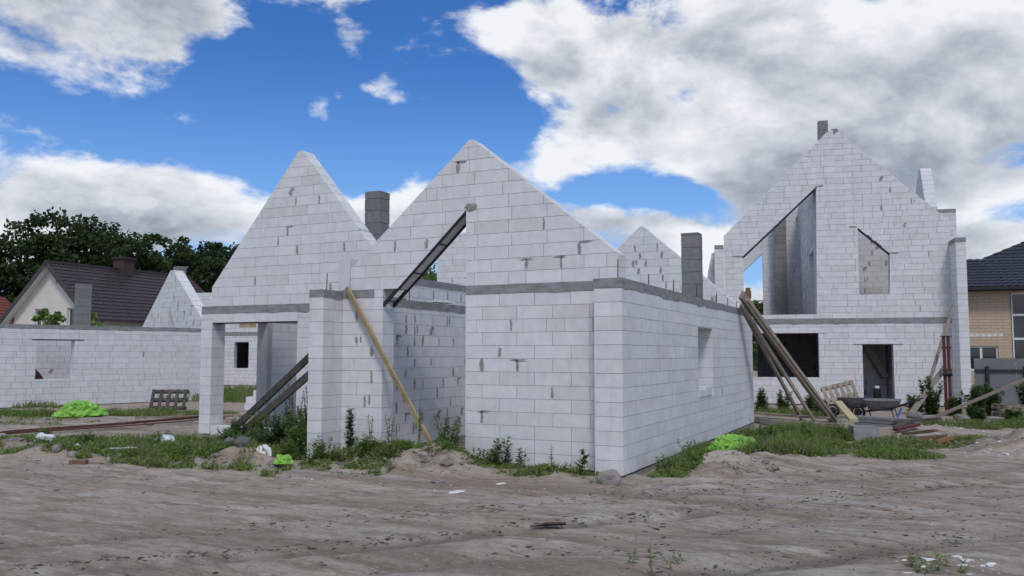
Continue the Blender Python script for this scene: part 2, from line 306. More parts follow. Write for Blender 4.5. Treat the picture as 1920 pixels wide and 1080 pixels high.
c_ = gmix(gmr(rid, .60, .80, 0., .55), c_, (.165, .138, .112, 1))                                   # cracked dark crust
l.new(c_, b.inputs['Base Color'])
b0 = gn('ShaderNodeBump'); b0.inputs['Strength'].default_value = .45; b0.inputs['Distance'].default_value = .03; l.new(rid, b0.inputs['Height'])
b1 = gn('ShaderNodeBump'); b1.inputs['Strength'].default_value = .85; b1.inputs['Distance'].default_value = .045; l.new(gnoise(9, 9, .72, (1, 1.8, 1), -RD), b1.inputs['Height']); l.new(b0.outputs[0], b1.inputs['Normal'])
b2_ = gn('ShaderNodeBump'); b2_.inputs['Strength'].default_value = .8; b2_.inputs['Distance'].default_value = .014; l.new(gnoise(55, 4, .65), b2_.inputs['Height']); l.new(b1.outputs[0], b2_.inputs['Normal'])
l.new(b2_.outputs[0], b.inputs['Normal'])
me.materials.append(gm); tag(link('ground', me), kind='structure')

# ------------------------------------------------------------------ masonry
def clip(P, a, b, c):       # keep a*x + b*y <= c
    out = []
    for i in range(len(P)):
        p, q = P[i], P[(i + 1) % len(P)]; u = a * p[0] + b * p[1] - c; v = a * q[0] + b * q[1] - c
        if u <= 0: out.append(p)
        if (u < 0 < v) or (v < 0 < u): k = u / (u - v); out.append((p[0] + (q[0] - p[0]) * k, p[1] + (q[1] - p[1]) * k))
    return out
def area(P): return .5 * sum(P[i][0] * P[(i + 1) % len(P)][1] - P[(i + 1) % len(P)][0] * P[i][1] for i in range(len(P))) if len(P) > 2 else 0.
def edges(P, grow=0.):
    if area(P) < 0: P = P[::-1]
    for i in range(len(P)):
        p, q = P[i], P[(i + 1) % len(P)]; dx_, dy_ = q[0] - p[0], q[1] - p[1]; ln = math.hypot(dx_, dy_)
        if ln > 1e-6: yield dy_ / ln, -dx_ / ln, (dy_ * p[0] - dx_ * p[1]) / ln + grow
def inter(P, Q, grow=0.):
    for e in edges(Q, grow):
        P = clip(P, *e)
        if len(P) < 3: return []
    return P
def minus(P, Q, grow=0.):
    out = []
    for a, b, c in edges(Q, grow):
        o = clip(P, -a, -b, -c)
        if len(o) > 2 and abs(area(o)) > 1e-5: out.append(o)
        P = clip(P, a, b, c)
        if len(P) < 3: break
    return out
def rect(x0, x1, z0, z1): return [(x0, z0), (x1, z0), (x1, z1), (x0, z1)]
def prism2(mb, P, t0, t1):
    if area(P) < 0: P = P[::-1]
    return mb.prism([(s, t0, z) for s, z in P], (0, t1 - t0, 0))
class House:
    def __init__(s, name, loc, rz, label, cat='building', world=False):
        s.root = empty(name, loc, rz, label, cat); s.off = (loc[0], loc[1]) if world else (0, 0); s.c = []; s.shared = {}; s.rz = rz; s.loc = loc; s.rng = random.Random(len(label)); s.nsm = 0
    def p(s, x, y): return x - s.off[0], y - s.off[1]
    def part(s, name, mb, m, parent=None, smooth=False): return mb.build(name, m, parent or s.root, (-s.off[0], -s.off[1], 0) if parent is None else None, smooth=smooth)
    def wall(s, p0, p1, T, poly, holes=(), z0=0., prio=1., smear=0., back=0., ch=.2046, bl=.6, gap=.0075, half=.12):
        rng = s.rng; p0 = Vector(s.p(*p0)); p1 = Vector(s.p(*p1)); d = (p1 - p0).normalized(); ang = math.atan2(d.y, d.x)
        core = MB(); q = inter(poly, poly, -.014); ps = [q]
        for h in holes: ps = [y for x in ps for y in minus(x, h, .014)]
        for x in ps: prism2(core, x, .014, T - .014)
        wo = link('wall', core.mesh('wall', mortar), s.root, (p0.x, p0.y, 0), ang)
        zs = [z for _, z in poly]; ss = [x for x, _ in poly]; k = 0; z = z0
        Rw = Matrix.Rotation(s.rz, 3, 'Z') @ Matrix.Rotation(ang, 3, 'Z'); base = Matrix.Rotation(s.rz, 3, 'Z') @ Vector((p0.x, p0.y, 0)) + Vector(s.loc)
        while z < max(zs) - .02:
            x = min(ss) - (.3 if k % 2 else 0.) - rng.choice((0, 0, .05, .12)) * (k % 3 == 1)
            while x < max(ss):
                ln = bl if rng.random() > half else rng.choice((.2, .3, .36, .45)); a, e = x, x + ln
                if e - min(ss) < .11: x = min(ss) if e > min(ss) else e; continue
                if a < min(ss): a = min(ss)
                if max(ss) - e < .10: e = max(ss)
                g = gap / 2; P = rect(a + (g if a > min(ss) + 1e-4 else 0), e - (g if e < max(ss) - 1e-4 else 0), z + g * .8, z + ch - g * .8); full = abs(e - a - bl) < 1e-4 and a > min(ss) + 1e-4 and e < max(ss) - 1e-4
                I = inter(P, poly); pcs = [I] if len(I) > 2 else []
                for h in holes: pcs = [y for xx in pcs for y in minus(xx, h)]
                ar = sum(abs(area(y)) for y in pcs)
                if ar > .0007:
                    full = full and abs(ar - abs(area(P))) < 1e-4
                    c = base + Rw @ Vector(((a + e) / 2, 0, z + ch / 2)); v = CAM - c; nrm = Rw @ Vector((0, -1, 0)); fac = abs(v.normalized().dot(nrm))
                    s.c.append((ar * prio * (fac + .05) / v.length_squared, wo, p0, d, ang, a, z, T, pcs, full, rng.uniform(-.0015, .003)))
                    for pr_, face in ((smear, 0), (back, 1)):
                        if rng.random() < pr_ and e < max(ss) - .05 and ar > .05 and all(a_ * e + b_ * (z + dz_) <= c_ - .04 for a_, b_, c_ in edges(poly) for dz_ in (0, ch)) and not any(all(a_ * e + b_ * (z + dz_) <= c_ + .06 for a_, b_, c_ in edges(h)) for h in holes for dz_ in (0, ch * .5, ch)): s.smear(wo, e + rng.uniform(-.01, .01), z + ch / 2, T, face)
                x = max(x + ln, e)
            z += ch; k += 1
        return wo
    def smear(s, wo, x, z, T, face=0, w=None, h=None, kind=None):
        rng = s.rng; kind = kind or rng.choice('vvvvvvvvvvTUb'); mb = MB(); t = -.006 if face == 0 else T + .006
        def bl(cx, cz, rx, rz_):
            n_ = 16; P = []
            for i in range(n_):
                an = i * 2 * math.pi / n_; r_ = 1 + .38 * rng.uniform(-1, 1); P.append((cx + rx * r_ * math.copysign(abs(math.cos(an)) ** .7, math.cos(an)), cz + rz_ * r_ * math.copysign(abs(math.sin(an)) ** .7, math.sin(an)) * (1 if r_ < 1.2 else .9)))
            prism2(mb, P, t, t + (.008 if face == 0 else -.008))
        w = w or rng.uniform(.016, .036); h = h or rng.uniform(.07, .10)
        if kind == 'b': bl(x, z - .02, w * 2.2, h * .6); bl(x + w * 2, z + .05, w * 2, h * .35)
        else:
            bl(x, z, w, h)
            if kind == 'T': bl(x + rng.uniform(-.06, .1), z + h * .95, rng.uniform(.05, .12), .02)
            if kind == 'U': bl(x + .09, z + .02, w * .8, h * .8)
        s.nsm += 1; mb.build('mortar_smear', smearm, wo)
    def band(s, p0, p1, T, z0, z1, m=None, proud=.008, jag=.03, name='ring_beam'):
        rng = s.rng; p0 = Vector(s.p(*p0)); p1 = Vector(s.p(*p1)); d = p1 - p0; Ln = d.length; d.normalize(); nb = max(2, int(Ln / .09)); sd_ = rng.uniform(0, 99); vs = []; fs = []
        for i in range(nb + 1):
            x = Ln * i / nb; jb = jag * max(0, mnoise.noise(Vector((x * 2.3, sd_, 0))) + .55 * mnoise.noise(Vector((x * 9, sd_, 3)))) ; jt = .007 * mnoise.noise(Vector((x * 3., sd_, 7))); pf = proud + .004 * mnoise.noise(Vector((x * 4, sd_, 1)))
            vs += [(x, -pf, z0 - jb), (x, -pf, z1 + jt), (x, T + proud, z1 + jt), (x, T + proud, z0 - jb * .6)]
        for i in range(nb):
            for k in range(4): fs.append((i * 4 + k, i * 4 + 4 + k, i * 4 + 4 + (k + 1) % 4, i * 4 + (k + 1) % 4))
        fs += [(0, 1, 2, 3), tuple(nb * 4 + k for k in (3, 2, 1, 0))]
        return MB().add(vs, fs).build(name, m or conc, s.root, (p0.x, p0.y, 0), math.atan2(d.y, d.x))
    def box(s, name, x0, x1, y0, y1, z0, z1, m, parent=None): return s.part(name, MB().b2(x0, x1, y0, y1, z0, z1), m, parent)
    def chimney(s, x0, x1, y0, y1, z0, z1, ch=.27, nx=1):
        c = (x0 + x1) / 2, (y0 + y1) / 2; o = s.part('chimney', MB().b2(x0 + .015, x1 - .015, y0 + .015, y1 - .015, z0, z1 - .02), mortar); me_ = None; z = z0
        while z < z1 - .01:
            h = min(ch, z1 - z); mb = MB().box((0, 0, h / 2), (x1 - x0, y1 - y0, h - .012))
            if h < ch or me_ is None: mm = mb.mesh('chimney_block', chimc); me_ = mm if h == ch else me_
            else: mm = me_
            link('chimney_block', mm, o, (c[0] + s.rng.uniform(-.004, .004), c[1], z)); z += ch
    def finish(s, limit=290):
        s.c.sort(key=lambda q: -q[0]); big = MB()
        for i, (sc, wo, p0, d, ang, a, z, T, pcs, full, pr) in enumerate(s.c):
            if len(pcs) > 1 and i < limit:      # pieces cut apart by an opening are blocks of their own
                comp = []
                for P in pcs:
                    bb = (min(q[0] for q in P), max(q[0] for q in P), min(q[1] for q in P), max(q[1] for q in P)); hit = [c for c in comp if any(bb[0] < o[0][1] + .002 and bb[1] > o[0][0] - .002 and bb[2] < o[0][3] + .002 and bb[3] > o[0][2] - .002 for o in c)]
                    m_ = [(bb, P)] + [o for c in hit for o in c]; comp = [c for c in comp if c not in hit] + [m_]
                if len(comp) > 1:
                    for c in comp:
                        mb = MB()
                        for _, P in c: prism2(mb, [(x - a, y - z) for x, y in P], 0, T)
                        link('block', mb.mesh('block', aac), wo, (a, -pr, z))
                    continue
            if i < limit:
                key = (round(T, 3), round(abs(area(pcs[0])), 5)) if full else None; me_ = s.shared.get(key) if full else None
                if me_ is None:
                    mb = MB()
                    for P in pcs: prism2(mb, [(x - a, y - z) for x, y in P], 0, T)
                    me_ = mb.mesh('block', aac)
                    if full: s.shared[key] = me_
                link('block', me_, wo, (a, -pr, z))
            else:
                n_ = Vector((-d.y, d.x))
                for P in pcs:
                    if area(P) < 0: P = P[::-1]
                    big.prism([(p0.x + d.x * u - n_.x * pr, p0.y + d.y * u - n_.y * pr, v) for u, v in P], (n_.x * T, n_.y * T, 0))
        if big.v:
            o = big.build('blockwork', aac, s.root); o['kind'] = 'stuff'

# ------------------------------------------------------------------ house with two gables in the foreground
H1 = House('unfinished_house', (-8, 12, 0), 0., 'unroofed house of white blocks with twin gables and a long low side wall', 'house', True)
def gab(x0, pts): return [(x - x0, z) for x, z in pts]
BT = 2.66; BB = 2.80
H1.wall((-3.78, 11.66), (-3.78, 22.35), .42, rect(0, 10.69, 0, BT), [rect(4.67, 5.97, .89, 2.23)], prio=1.3, smear=.012)
H1.band((-3.78, 11.66), (-3.78, 22.35), .42, BT, BB, jag=.05)
H1.wall((-6.49, 12.0), (-4.205, 12.0), .36, rect(0, 2.285, 0, BT), prio=1.3, smear=.20, half=.03)
H1.band((-6.49, 12.0), (-4.205, 12.0), .36, BT, BB)
H1.wall((-8.885, 12.0), (-8.07, 12.0), .34, rect(0, .815, 0, BT), prio=1.3, smear=.25, half=.03)
H1.band((-8.885, 12.0), (-8.25, 12.0), .34, BT, BB)
H1.wall((-8.245, 12.0), (-8.07, 12.0), .34, rect(0, .175, BT, BB), z0=BT, ch=.14)
slope_open = [(-8.10, 2.50), (-6.49, 2.50), (-6.49, 4.03)]
H1.wall((-8.735, 12.0), (-3.93, 12.0), .36, gab(-8.735, [(-8.735, BB), (-3.93, BB), (-3.93, 3.19), (-6.38, 5.17), (-6.44, 5.17), (-8.735, 3.16)]), [gab(-8.735, slope_open)], z0=BB - .004, prio=1.3, smear=.24, half=.10)
H1.box('end_post', -8.985, -8.74, 11.985, 12.30, BB, 3.34, mat('smooth_block', (.60, .61, .62), (.54, .55, .56), .9, 3.))
sl = Vector((1.61, 0, 1.53)).normalized(); nrm = Vector((-sl.z, 0, sl.x))
lin = MB()
for yy in (12.03, 12.33): lin.bar(Vector((-8.12 - 8 + 8, yy, 2.49)) - nrm * .0, Vector((-6.49, yy, 4.03)) - nrm * .0, .05, .05)
for k in range(4): q_ = Vector((-8.0, 12.17, 2.60)).lerp(Vector((-6.55, 12.17, 3.97)), k / 3); lin.bar(q_ + Vector((0, -.15, 0)), q_ + Vector((0, .15, 0)), .03, .02)
H1.part('steel_lintel', lin, steel)
mo = H1.part('lintel_mortar', lump(MB(), (-6.40, 11.996, 4.06), (.12, .012, .06), 3, 3, .6), smearm)
# wall stub and side walls
H1.wall((-8.89, 11.47), (-8.89, 14.0), .29, rect(0, 2.53, 0, 2.65), prio=1.2, smear=.08, half=.3)
H1.band((-8.89, 11.47), (-8.89, 14.0), .29, 2.65, 2.785)
H1.wall((-8.60, 12.37), (-8.60, 18.0), .28, rect(0, 5.63, .02, 2.58), z0=.02, prio=1., smear=.62, half=.25)
H1.band((-8.60, 12.37), (-8.60, 18.0), .28, 2.58, 2.72)
H1.wall((-9.20, 14.37), (-9.20, 21.98), .3, rect(0, 7.61, 0, 3.12), prio=.12, smear=.35)
H1.band((-9.20, 14.37), (-9.20, 21.98), .3, 3.12, 3.26)
# garage gable on the left
H1.wall((-14.14, 14.0), (-13.83, 14.0), .39, rect(0, .31, 0, 2.59), prio=1.3, half=0., smear=0)
H1.wall((-13.825, 14.0), (-11.505, 14.0), .34, rect(0, 2.32, 2.39, 2.59), z0=2.39, ch=.2, prio=1.3, half=0)
H1.box('steel_lintel', -13.85, -11.45, 14.02, 14.33, 2.375, 2.388, steel)
H1.wall((-11.50, 14.0), (-9.19, 14.0), .34, rect(0, 2.31, 0, 2.59), prio=.5)
H1.band((-14.14, 14.0), (-9.19, 14.0), .36, 2.59, 2.75, jag=.045)
H1.wall((-13.86, 14.0), (-9.13, 14.0), .36, gab(-13.86, [(-13.86, 2.75), (-9.13, 2.75), (-9.13, 3.16), (-11.45, 5.95), (-11.56, 5.95), (-13.86, 3.17)]), z0=2.75 - .004, prio=1.3, smear=.14, half=.14)
H1.wall((-13.825, 14.02), (-11.505, 14.02), .30, rect(0, 2.32, -.02, .17), z0=-.02, ch=.19, prio=.6)
H1.wall((-13.83, 15.93), (-13.83, 20.0), .31, rect(0, 4.07, .0, 2.45), prio=.8, smear=.3)
H1.box('side_beam', -14.13, -13.84, 14.40, 20.0, 2.452, 2.60, conc)
H1.box('concrete_column', -14.135, -13.835, 15.76, 15.925, -.1, 2.45, mat('pale_column', (.46, .465, .465), (.38, .385, .385), .9, 5., .3, 30.))
# rear gable with the same ridge
H1.wall((-9.20, 22.0), (-4.205, 22.0), .32, rect(0, 4.995, 0, 2.80), prio=.1)
H1.wall((-9.20, 22.0), (-3.97, 22.0), .32, gab(-9.2, [(-9.2, 2.805), (-3.97, 2.805), (-3.97, 2.87), (-6.54, 5.14), (-6.59, 5.14), (-9.1, 2.92), (-9.2, 2.82)]), z0=2.80, prio=1., smear=.6)
# chimneys
H1.chimney(-10.93, -10.53, 15.5, 15.88, 0, 5.30)
H1.chimney(-4.62, -4.23, 18.5, 18.85, 0, 4.38)
# footings
ft = MB().b2(-4.215, -3.76, 11.64, 22.37, -.5, -.018); H1.part('footing', ft, foot)
H1.part('damp_course', MB().b2(-4.21, -3.766, 11.65, 22.36, -.017, -.001), tarm)
H1.part('footing', MB().b2(-6.52, -4.22, 11.975, 12.38, -.5, -.018), foot)
H1.part('footing', MB().b2(-8.89, -8.04, 11.975, 12.36, -.5, -.012), foot)
H1.part('footing', MB().b2(-8.895, -8.58, 12.365, 18.0, -.5, .015), foot)
H1.part('footing', MB().b2(-9.2, -8.9, 11.45, 14., -.5, -.012), foot)
H1.part('footing', MB().b2(-14.17, -9.21, 13.98, 14.41, -.5, -.022), foot)
# starter bars standing in the ring beam
for x, y, h in [(-3.95, 12.0, .30), (-3.95, 13.6, .22), (-3.95, 15.2, .26), (-3.95, 17.0, .30), (-3.95, 18.9, .26), (-3.95, 20.1, .22), (-3.95, 21.2, .2), (-9.05, 11.75, .28), (-8.75, 13.9, .2)]:
    H1.part('starter_bar', MB().tube([(x, y, BB - .1), (x + .01, y, BB + h)], .009, 5), rust)
# broken sill blocks in the side window
for y0, y1, z1 in ((16.36, 16.9, 1.02), (16.93, 17.45, 1.06)):
    m_ = MB().b2(-4.1, -3.765, y0, y1, .892, z1); H1.part('sill_block', m_, foam)
H1.finish()

# ------------------------------------------------------------------ tall house on the right
H2 = House('unfinished_house', (-2.40, 31.5, 0), R(10.3), 'tall two-storey white block house with steep gable and sloping window openings', 'house')
H2.wall((-3.8, -.05), (0, -.05), .35, rect(0, 3.8, 0, 2.76), [rect(.55, 3.13, .91, 2.45)], prio=1.2, half=.2, gap=.0105)
H2.wall((0.002, 0), (3.565, 0), .35, rect(0, 3.56, 0, 2.76), [rect(.735, 1.72, -.1, 2.06)], prio=1.2, half=.2, gap=.0105)
H2.band((-3.8, -.05), (0, -.05), .35, 2.76, 2.95); H2.band((0.002, 0), (3.565, 0), .35, 2.76, 2.95)
H2.box('window_lintel', -3.4, -.42, -.075, .28, 2.452, 2.56, aac); H2.box('door_lintel', .47, 2.02, -.03, .30, 2.062, 2.15, aac)
H2.wall((-3.8, -.05), (0, -.05), .35, gab(-3.8, [(-3.8, 2.955), (0, 2.955), (0, 9.58), (-.2, 9.52), (-3.8, 5.95)]), [gab(-3.8, [(-3.13, 3.10), (-.70, 3.10), (-.62, 7.56), (-3.13, 5.19)])], z0=2.95, prio=1.2, half=.16, gap=.0105)
H2.wall((0.002, 0), (3.6, 0), .35, gab(0, [(0, 2.955), (3.598, 2.955), (3.598, 6.22), (.16, 9.52), (0, 9.40)]), [gab(0, [(.69, 3.76), (1.67, 3.76), (1.71, 5.16), (.71, 6.09)])], z0=2.95, prio=1.2, half=.16, smear=.05, gap=.0105)
st = MB().bar((-3.16, .06, 5.15), (-.60, .06, 7.56), .24, .05).bar((.70, .13, 6.10), (1.73, .13, 5.14), .26, .05); H2.part('steel_lintel', st, steel)
for cx, cz, wd in ((-3.3, 5.2, .4), (-.5, 7.6, .3), (.55, 6.12, .28), (1.86, 5.17, .3)): H2.part('mortar_seat', lump(MB(), (cx, -.055 if cx < 0 else -.004, cz), (wd / 2, .012, .03), cx, 2), smearm)
H2.wall((3.57, -.002), (3.57, -.9), .30, rect(0, .898, 0, 5.36), prio=1.1, half=.3, gap=.0105); H2.band((3.57, 0), (3.57, -.9), .30, 5.36, 5.52)
H2.wall((-4.12, -.6), (-3.81, -.6), .6, rect(0, .31, 0, 5.42), prio=.8, gap=.0105); H2.band((-4.12, -.6), (-3.81, -.6), .6, 5.42, 5.56)
H2.wall((-4.6, .1), (-4.125, .1), .3, [(0, 0), (.475, 0), (.475, 5.40), (.36, 5.36), (0, 3.6)], prio=.4, gap=.0105)
# inside and behind
H2.wall((-3.8, 8.), (3.6, 8.), .35, gab(-3.8, [(-3.8, 0), (3.6, 0), (3.6, 6.0), (0, 9.3), (-3.8, 5.8)]), [gab(-3.8, [(-3.6, 3.0), (-2.28, 3.0), (-2.28, 6.2), (-3.6, 4.95)]), gab(-3.8, [(-3.5, .4), (-2.6, .4), (-2.6, 2.3), (-3.5, 2.3)])], prio=.6, smear=.12, gap=.0105)
H2.wall((-.70, 7.98), (-.70, .32), .25, [(0, 3.0), (7.66, 3.0), (7.66, 8.2), (0, 8.2)], [rect(5.4, 7.3, 3.0, 5.45)], z0=3.0, prio=.8, smear=.6, gap=.0105)
H2.wall((1.9, 7.98), (1.9, .37), .25, rect(0, 7.6, 0, 2.76), prio=.1)
H2.wall((-3.8, 7.98), (-3.8, .32), .25, [(0, 0), (7.66, 0), (7.66, 5.6), (0, 5.6)], prio=.1)
H2.wall((3.3, 7.98), (3.3, .37), .25, [(0, 0), (7.61, 0), (7.61, 5.9), (0, 5.9)], prio=.1, smear=.3)
H2.wall((.4, 3.2), (3.25, 3.2), .2, rect(0, 2.85, 3.0, 6.6), z0=3.0, prio=.3, smear=.5)
H2.box('floor_slab', -3.5, 3.28, .36, 7.97, 2.78, 2.93, conc)
H2.wall((-.35, 2.5), (1.85, 2.5), .2, rect(0, 2.2, 0, 2.77), prio=.2, smear=.2)
H2.part('stair', MB().bar((.75, 1.9, 2.6), (1.7, 1.9, .9), .8, .2), conc)
H2.chimney(-1.78, -1.28, 7.3, 7.7, 2.93, 8.2, .33); H2.chimney(-.40, -.06, 1.0, 1.3, 2.95, 10.22, .33)
H2.box('ridge_pad', -.05, .16, .0, .3, 9.40, 9.62, conc)
H2.wall((4.0, 9.0), (4.0, 5.6), .42, [(0, 0), (3.4, 0), (3.4, 7.6), (2.55, 9.35), (2.2, 9.35), (0, 7.0)], prio=.7, smear=.3, gap=.0105)
H2.wall((4.25, 5.0), (4.95, 5.0), .3, rect(0, .7, 0, 7.25), prio=.4, gap=.0105); H2.band((4.1, 5.0), (4.95, 5.0), .35, 7.25, 7.4)
H2.part('footing', MB().b2(-4.15, 3.9, -.06, .33, -.6, -.03).b2(3.55, 3.89, -.93, -.061, -.6, -.03), foot); H2.part('damp_course', MB().b2(-4.13, 3.56, -.056, .3, -.029, -.002).b2(3.56, 3.88, -.91, -.057, -.029, -.002), tarm)
H2.finish()

# ------------------------------------------------------------------ low house on the left
H3 = House('unfinished_house', (-27.03, 18.19, -.03), R(71.5), 'low white block house at left with square window hole and small gable', 'house')
H3.wall((-5, 0), (6.92, 0), .35, rect(0, 11.92, 0, 2.60), [rect(6.0, 7.22, .9, 2.22)], prio=1.2, smear=.04, half=.12, gap=.0105)
H3.band((-5, 0), (7.0, 0), .36, 2.60, 2.74, jag=.02)
H3.box('steel_lintel', .85, 2.52, -.012, .3, 2.222, 2.245, steel)
H3.wall((.2, 2.6), (3.6, 2.6), .25, rect(0, 3.4, 0, 2.7), prio=.8, smear=.2, gap=.0105)
H3.wall((6.93, 6.0), (6.93, .02), .42, [(0, 0), (5.98, 0), (5.98, 2.92), (3.1, 5.2), (2.85, 5.2), (.1, 2.8), (0, 2.7)], [[(2.75, 2.8), (3.45, 2.8), (2.80, 3.75)]], prio=1.1, smear=.5, gap=.0105)
H3.wall((-4.8, 8.), (6.9, 8.), .3, rect(0, 11.7, 0, 2.6), prio=.1); H3.wall((-5, 8.), (-5, .36), .3, rect(0, 7.6, 0, 2.6), prio=.1)
H3.chimney(3.66, 4.16, 4., 4.4, 0, 4.52, .33); H3.chimney(7.40, 7.75, 3.45, 3.95, 2.0, 5.45, .33)
H3.part('footing', MB().b2(-5.02, 7.36, -.03, .37, -.8, -.03), foot); H3.part('damp_course', MB().b2(-5.01, 7.35, -.02, .36, -.028, -.002), tarm)
H3.finish()

# ------------------------------------------------------------------ more block shells farther back
H4 = House('unfinished_house', (-34.3, 36.6, 0), R(12), 'far white block house with dark square window seen through the garage opening', 'house')
H4.wall((-4, 0), (4, 0), .3, rect(0, 8, 0, 2.75), [rect(3.85, 4.75, .95, 2.40)], gap=.016, prio=1.); H4.band((-4, 0), (4, 0), .3, 2.75, 2.95)
H4.wall((-4, 0), (4, 0), .3, rect(0, 8, 2.96, 5.2), [rect(4.1, 5.2, 3.2, 4.6)], z0=2.96, gap=.016, prio=1.)
H4.wall((-4, 6), (4, 6), .3, rect(0, 8, 0, 5.), prio=.1); H4.wall((-3.7, 5.9), (-3.7, .35), .3, rect(0, 5.5, 0, 5.), prio=.1); H4.wall((3.4, 5.9), (3.4, .35), .3, rect(0, 5.5, 0, 5.), prio=.1)
H4.box('floor_slab', -3.7, 3.35, .32, 5.95, 2.76, 2.94, conc); H4.box('footing', -4.02, 4.02, -.04, .34, -.5, -.02, foot)
H4.box('shutter_board', .2, 1.1, .1, .14, 3.2, 4.6, woody)
H4.finish(60)
H5 = House('unfinished_house', (-13.0, 25.2, 0), 0., 'white block gable wall seen behind the sloping steel lintel', 'house')
H5.wall((-1.75, 0), (1.6, 0), .35, [(0, 0), (3.35, 0), (3.35, 4.2), (1.9, 5.9), (0, 5.7)], prio=1., smear=.15, gap=.0105)
H5.wall((-1.40, .36), (-1.40, 6.), .35, rect(0, 5.6, 0, 4.), prio=.1)
H5.finish(60)

# ------------------------------------------------------------------ finished neighbours
def tiled(name, a, bb, c, d, m, parent, rows, cols, amp=.03, step=.035):
    """metal tile roof sheet between eave a-bb and ridge d-c: stepped rows and rolled columns"""
    a, bb, c, d = map(Vector, (a, bb, c, d)); nrm_ = (bb - a).cross(d - a).normalized(); nrm_ = nrm_ if nrm_.z > 0 else -nrm_; vs = []; fs = []; nc = cols * 4; vr = []
    for r_ in range(rows): vr += [(r_ / rows, step), ((r_ + .97) / rows, 0.)]
    for v, hgt in vr:
        for i in range(nc + 1):
            u = i / nc; p = (a.lerp(bb, u)).lerp(d.lerp(c, u), v); vs.append(p + nrm_ * (hgt + amp * (.5 + .5 * math.sin(i * math.pi / 2))))
    for j in range(len(vr) - 1): fs += [(j * (nc + 1) + i, j * (nc + 1) + i + 1, (j + 1) * (nc + 1) + i + 1, (j + 1) * (nc + 1) + i) for i in range(nc)]
    return MB().add(vs, fs).build(name, m, parent)
def window(root, x0, x1, z0, z1, y, split=1, fr=.07, m=None, wallT=.12, name='window'):
    o = MB().b2(x0, x1, y, y + .04, z0, z0 + fr).b2(x0, x1, y, y + .04, z1 - fr, z1).b2(x0, x0 + fr, y, y + .04, z0 + fr, z1 - fr).b2(x1 - fr, x1, y, y + .04, z0 + fr, z1 - fr)
    for k in range(1, split): xx = x0 + (x1 - x0) * k / split; o.b2(xx - fr * .7, xx + fr * .7, y, y + .04, z0 + fr, z1 - fr)
    w_ = o.build(name, m or whitep, root); MB().b2(x0 + .01, x1 - .01, y + .025, y + .035, z0 + .01, z1 - .01).build('pane', glassm, w_); return w_
HL = empty('cottage', (-43.74, 32.42, -.2), 0., 'cream rendered cottage with dark brown tiled roof below the trees', 'house')
gp = [(-4.0, 3.95), (-.38, 7.0), (3.24, 3.95)]
body = MB()
P = [(-3.55, 0), (2.8, 0), (2.8, 4.25), (-.38, 6.85), (-3.55, 4.25)]
ps = [P]
for h in (rect(-1.76, -.83, 3.3, 4.5), rect(.95, 1.85, 3.3, 4.5), rect(-.11, .22, 5.9, 6.3)): ps = [y for x in ps for y in minus(x, h)]
for x in ps: prism2(body, x, 0, .3)
body.b2(-3.55, -3.3, .301, 11, 0, 4.2).b2(2.55, 2.8, .301, 11, 0, 4.2).b2(-3.29, 2.54, 10.7, 11, 0, 4.2); body.build('wall', cream, HL)
MB().b2(-3.2, 2.5, .5, 10.6, 3.0, 3.1).build('attic_floor', foot, HL)
for x0, x1 in ((-1.76, -.83), (.95, 1.85)): window(HL, x0, x1, 3.3, 4.5, .12, 2)
window(HL, -.11, .22, 5.9, 6.3, .1, 1, .05)
tiled('roof', (3.4, -.45, 3.82), (3.4, 10.9, 3.82), (-.38, 10.0, 7.1), (-.38, -.45, 7.1), tileb, HL, 15, 38)
tiled('roof', (-4.16, -.45, 3.82), (-4.16, 10.9, 3.82), (-.38, 10.0, 7.1), (-.38, -.45, 7.1), tileb, HL, 15, 38)
tiled('roof', (-4.16, 12.6, 3.82), (3.4, 12.6, 3.82), (-.36, 10.0, 7.1), (-.40, 10.0, 7.1), tileb, HL, 12, 10)
MB().bar((-.38, -.45, 7.14), (-.38, 10.0, 7.14), .22, .12).build('ridge_cap', tileb, HL)
MB().bar((3.42, -.47, 3.72), (-.38, -.47, 7.02), .04, .24).bar((-4.18, -.47, 3.72), (-.38, -.47, 7.02), .04, .24).build('barge_board', tileb, HL)
MB().bar((3.35, -.2, 3.70), (-.38, -.2, 6.94), .48, .02).bar((-4.1, -.2, 3.70), (-.38, -.2, 6.94), .48, .02).build('soffit', whitep, HL)
MB().bar((3.46, -.4, 3.80), (3.46, 10.9, 3.80), .14, .12).build('gutter', tileb, HL)
MB().tube([(3.4, .3, 3.75), (2.9, .3, 3.3), (2.88, .3, .2)], .06, 6).build('downpipe', tileb, HL)
MB().b2(-.75, .15, 4.3, 5.1, 6.3, 7.75).b2(-.85, .25, 4.2, 5.2, 7.75, 7.85).build('chimney', mat('brown_brick', (.075, .05, .042), (.05, .035, .03), .8, 9.), HL)
HL2 = empty('cottage', (-55.5, 30.0, -.2), 0., 'small cream house with red tiled roof at the left edge', 'house')
q_ = MB(); prism2(q_, [(-2.6, 0), (2.6, 0), (2.6, 3.9), (0, 5.6), (-2.6, 3.9)], 0, 7); q_.build('wall', cream, HL2)
tiled('roof', (2.95, -.4, 3.75), (2.95, 7.3, 3.75), (0, 7.3, 5.75), (0, -.4, 5.75), tiler, HL2, 10, 24); tiled('roof', (-2.95, -.4, 3.75), (-2.95, 7.3, 3.75), (0, 7.3, 5.75), (0, -.4, 5.75), tiler, HL2, 10, 24)
MB().bar((2.95, -.42, 3.66), (0, -.42, 5.66), .04, .18).bar((-2.95, -.42, 3.66), (0, -.42, 5.66), .04, .18).build('barge_board', whitep, HL2)
MB().b2(-.5, .3, 1.5, 2.2, 5.0, 6.7).b2(-.6, .4, 1.4, 2.3, 6.7, 6.8).build('chimney', tiler, HL2)
window(HL2, -1.7, -.3, 2.4, 3.6, -.05, 2, m=woodd)
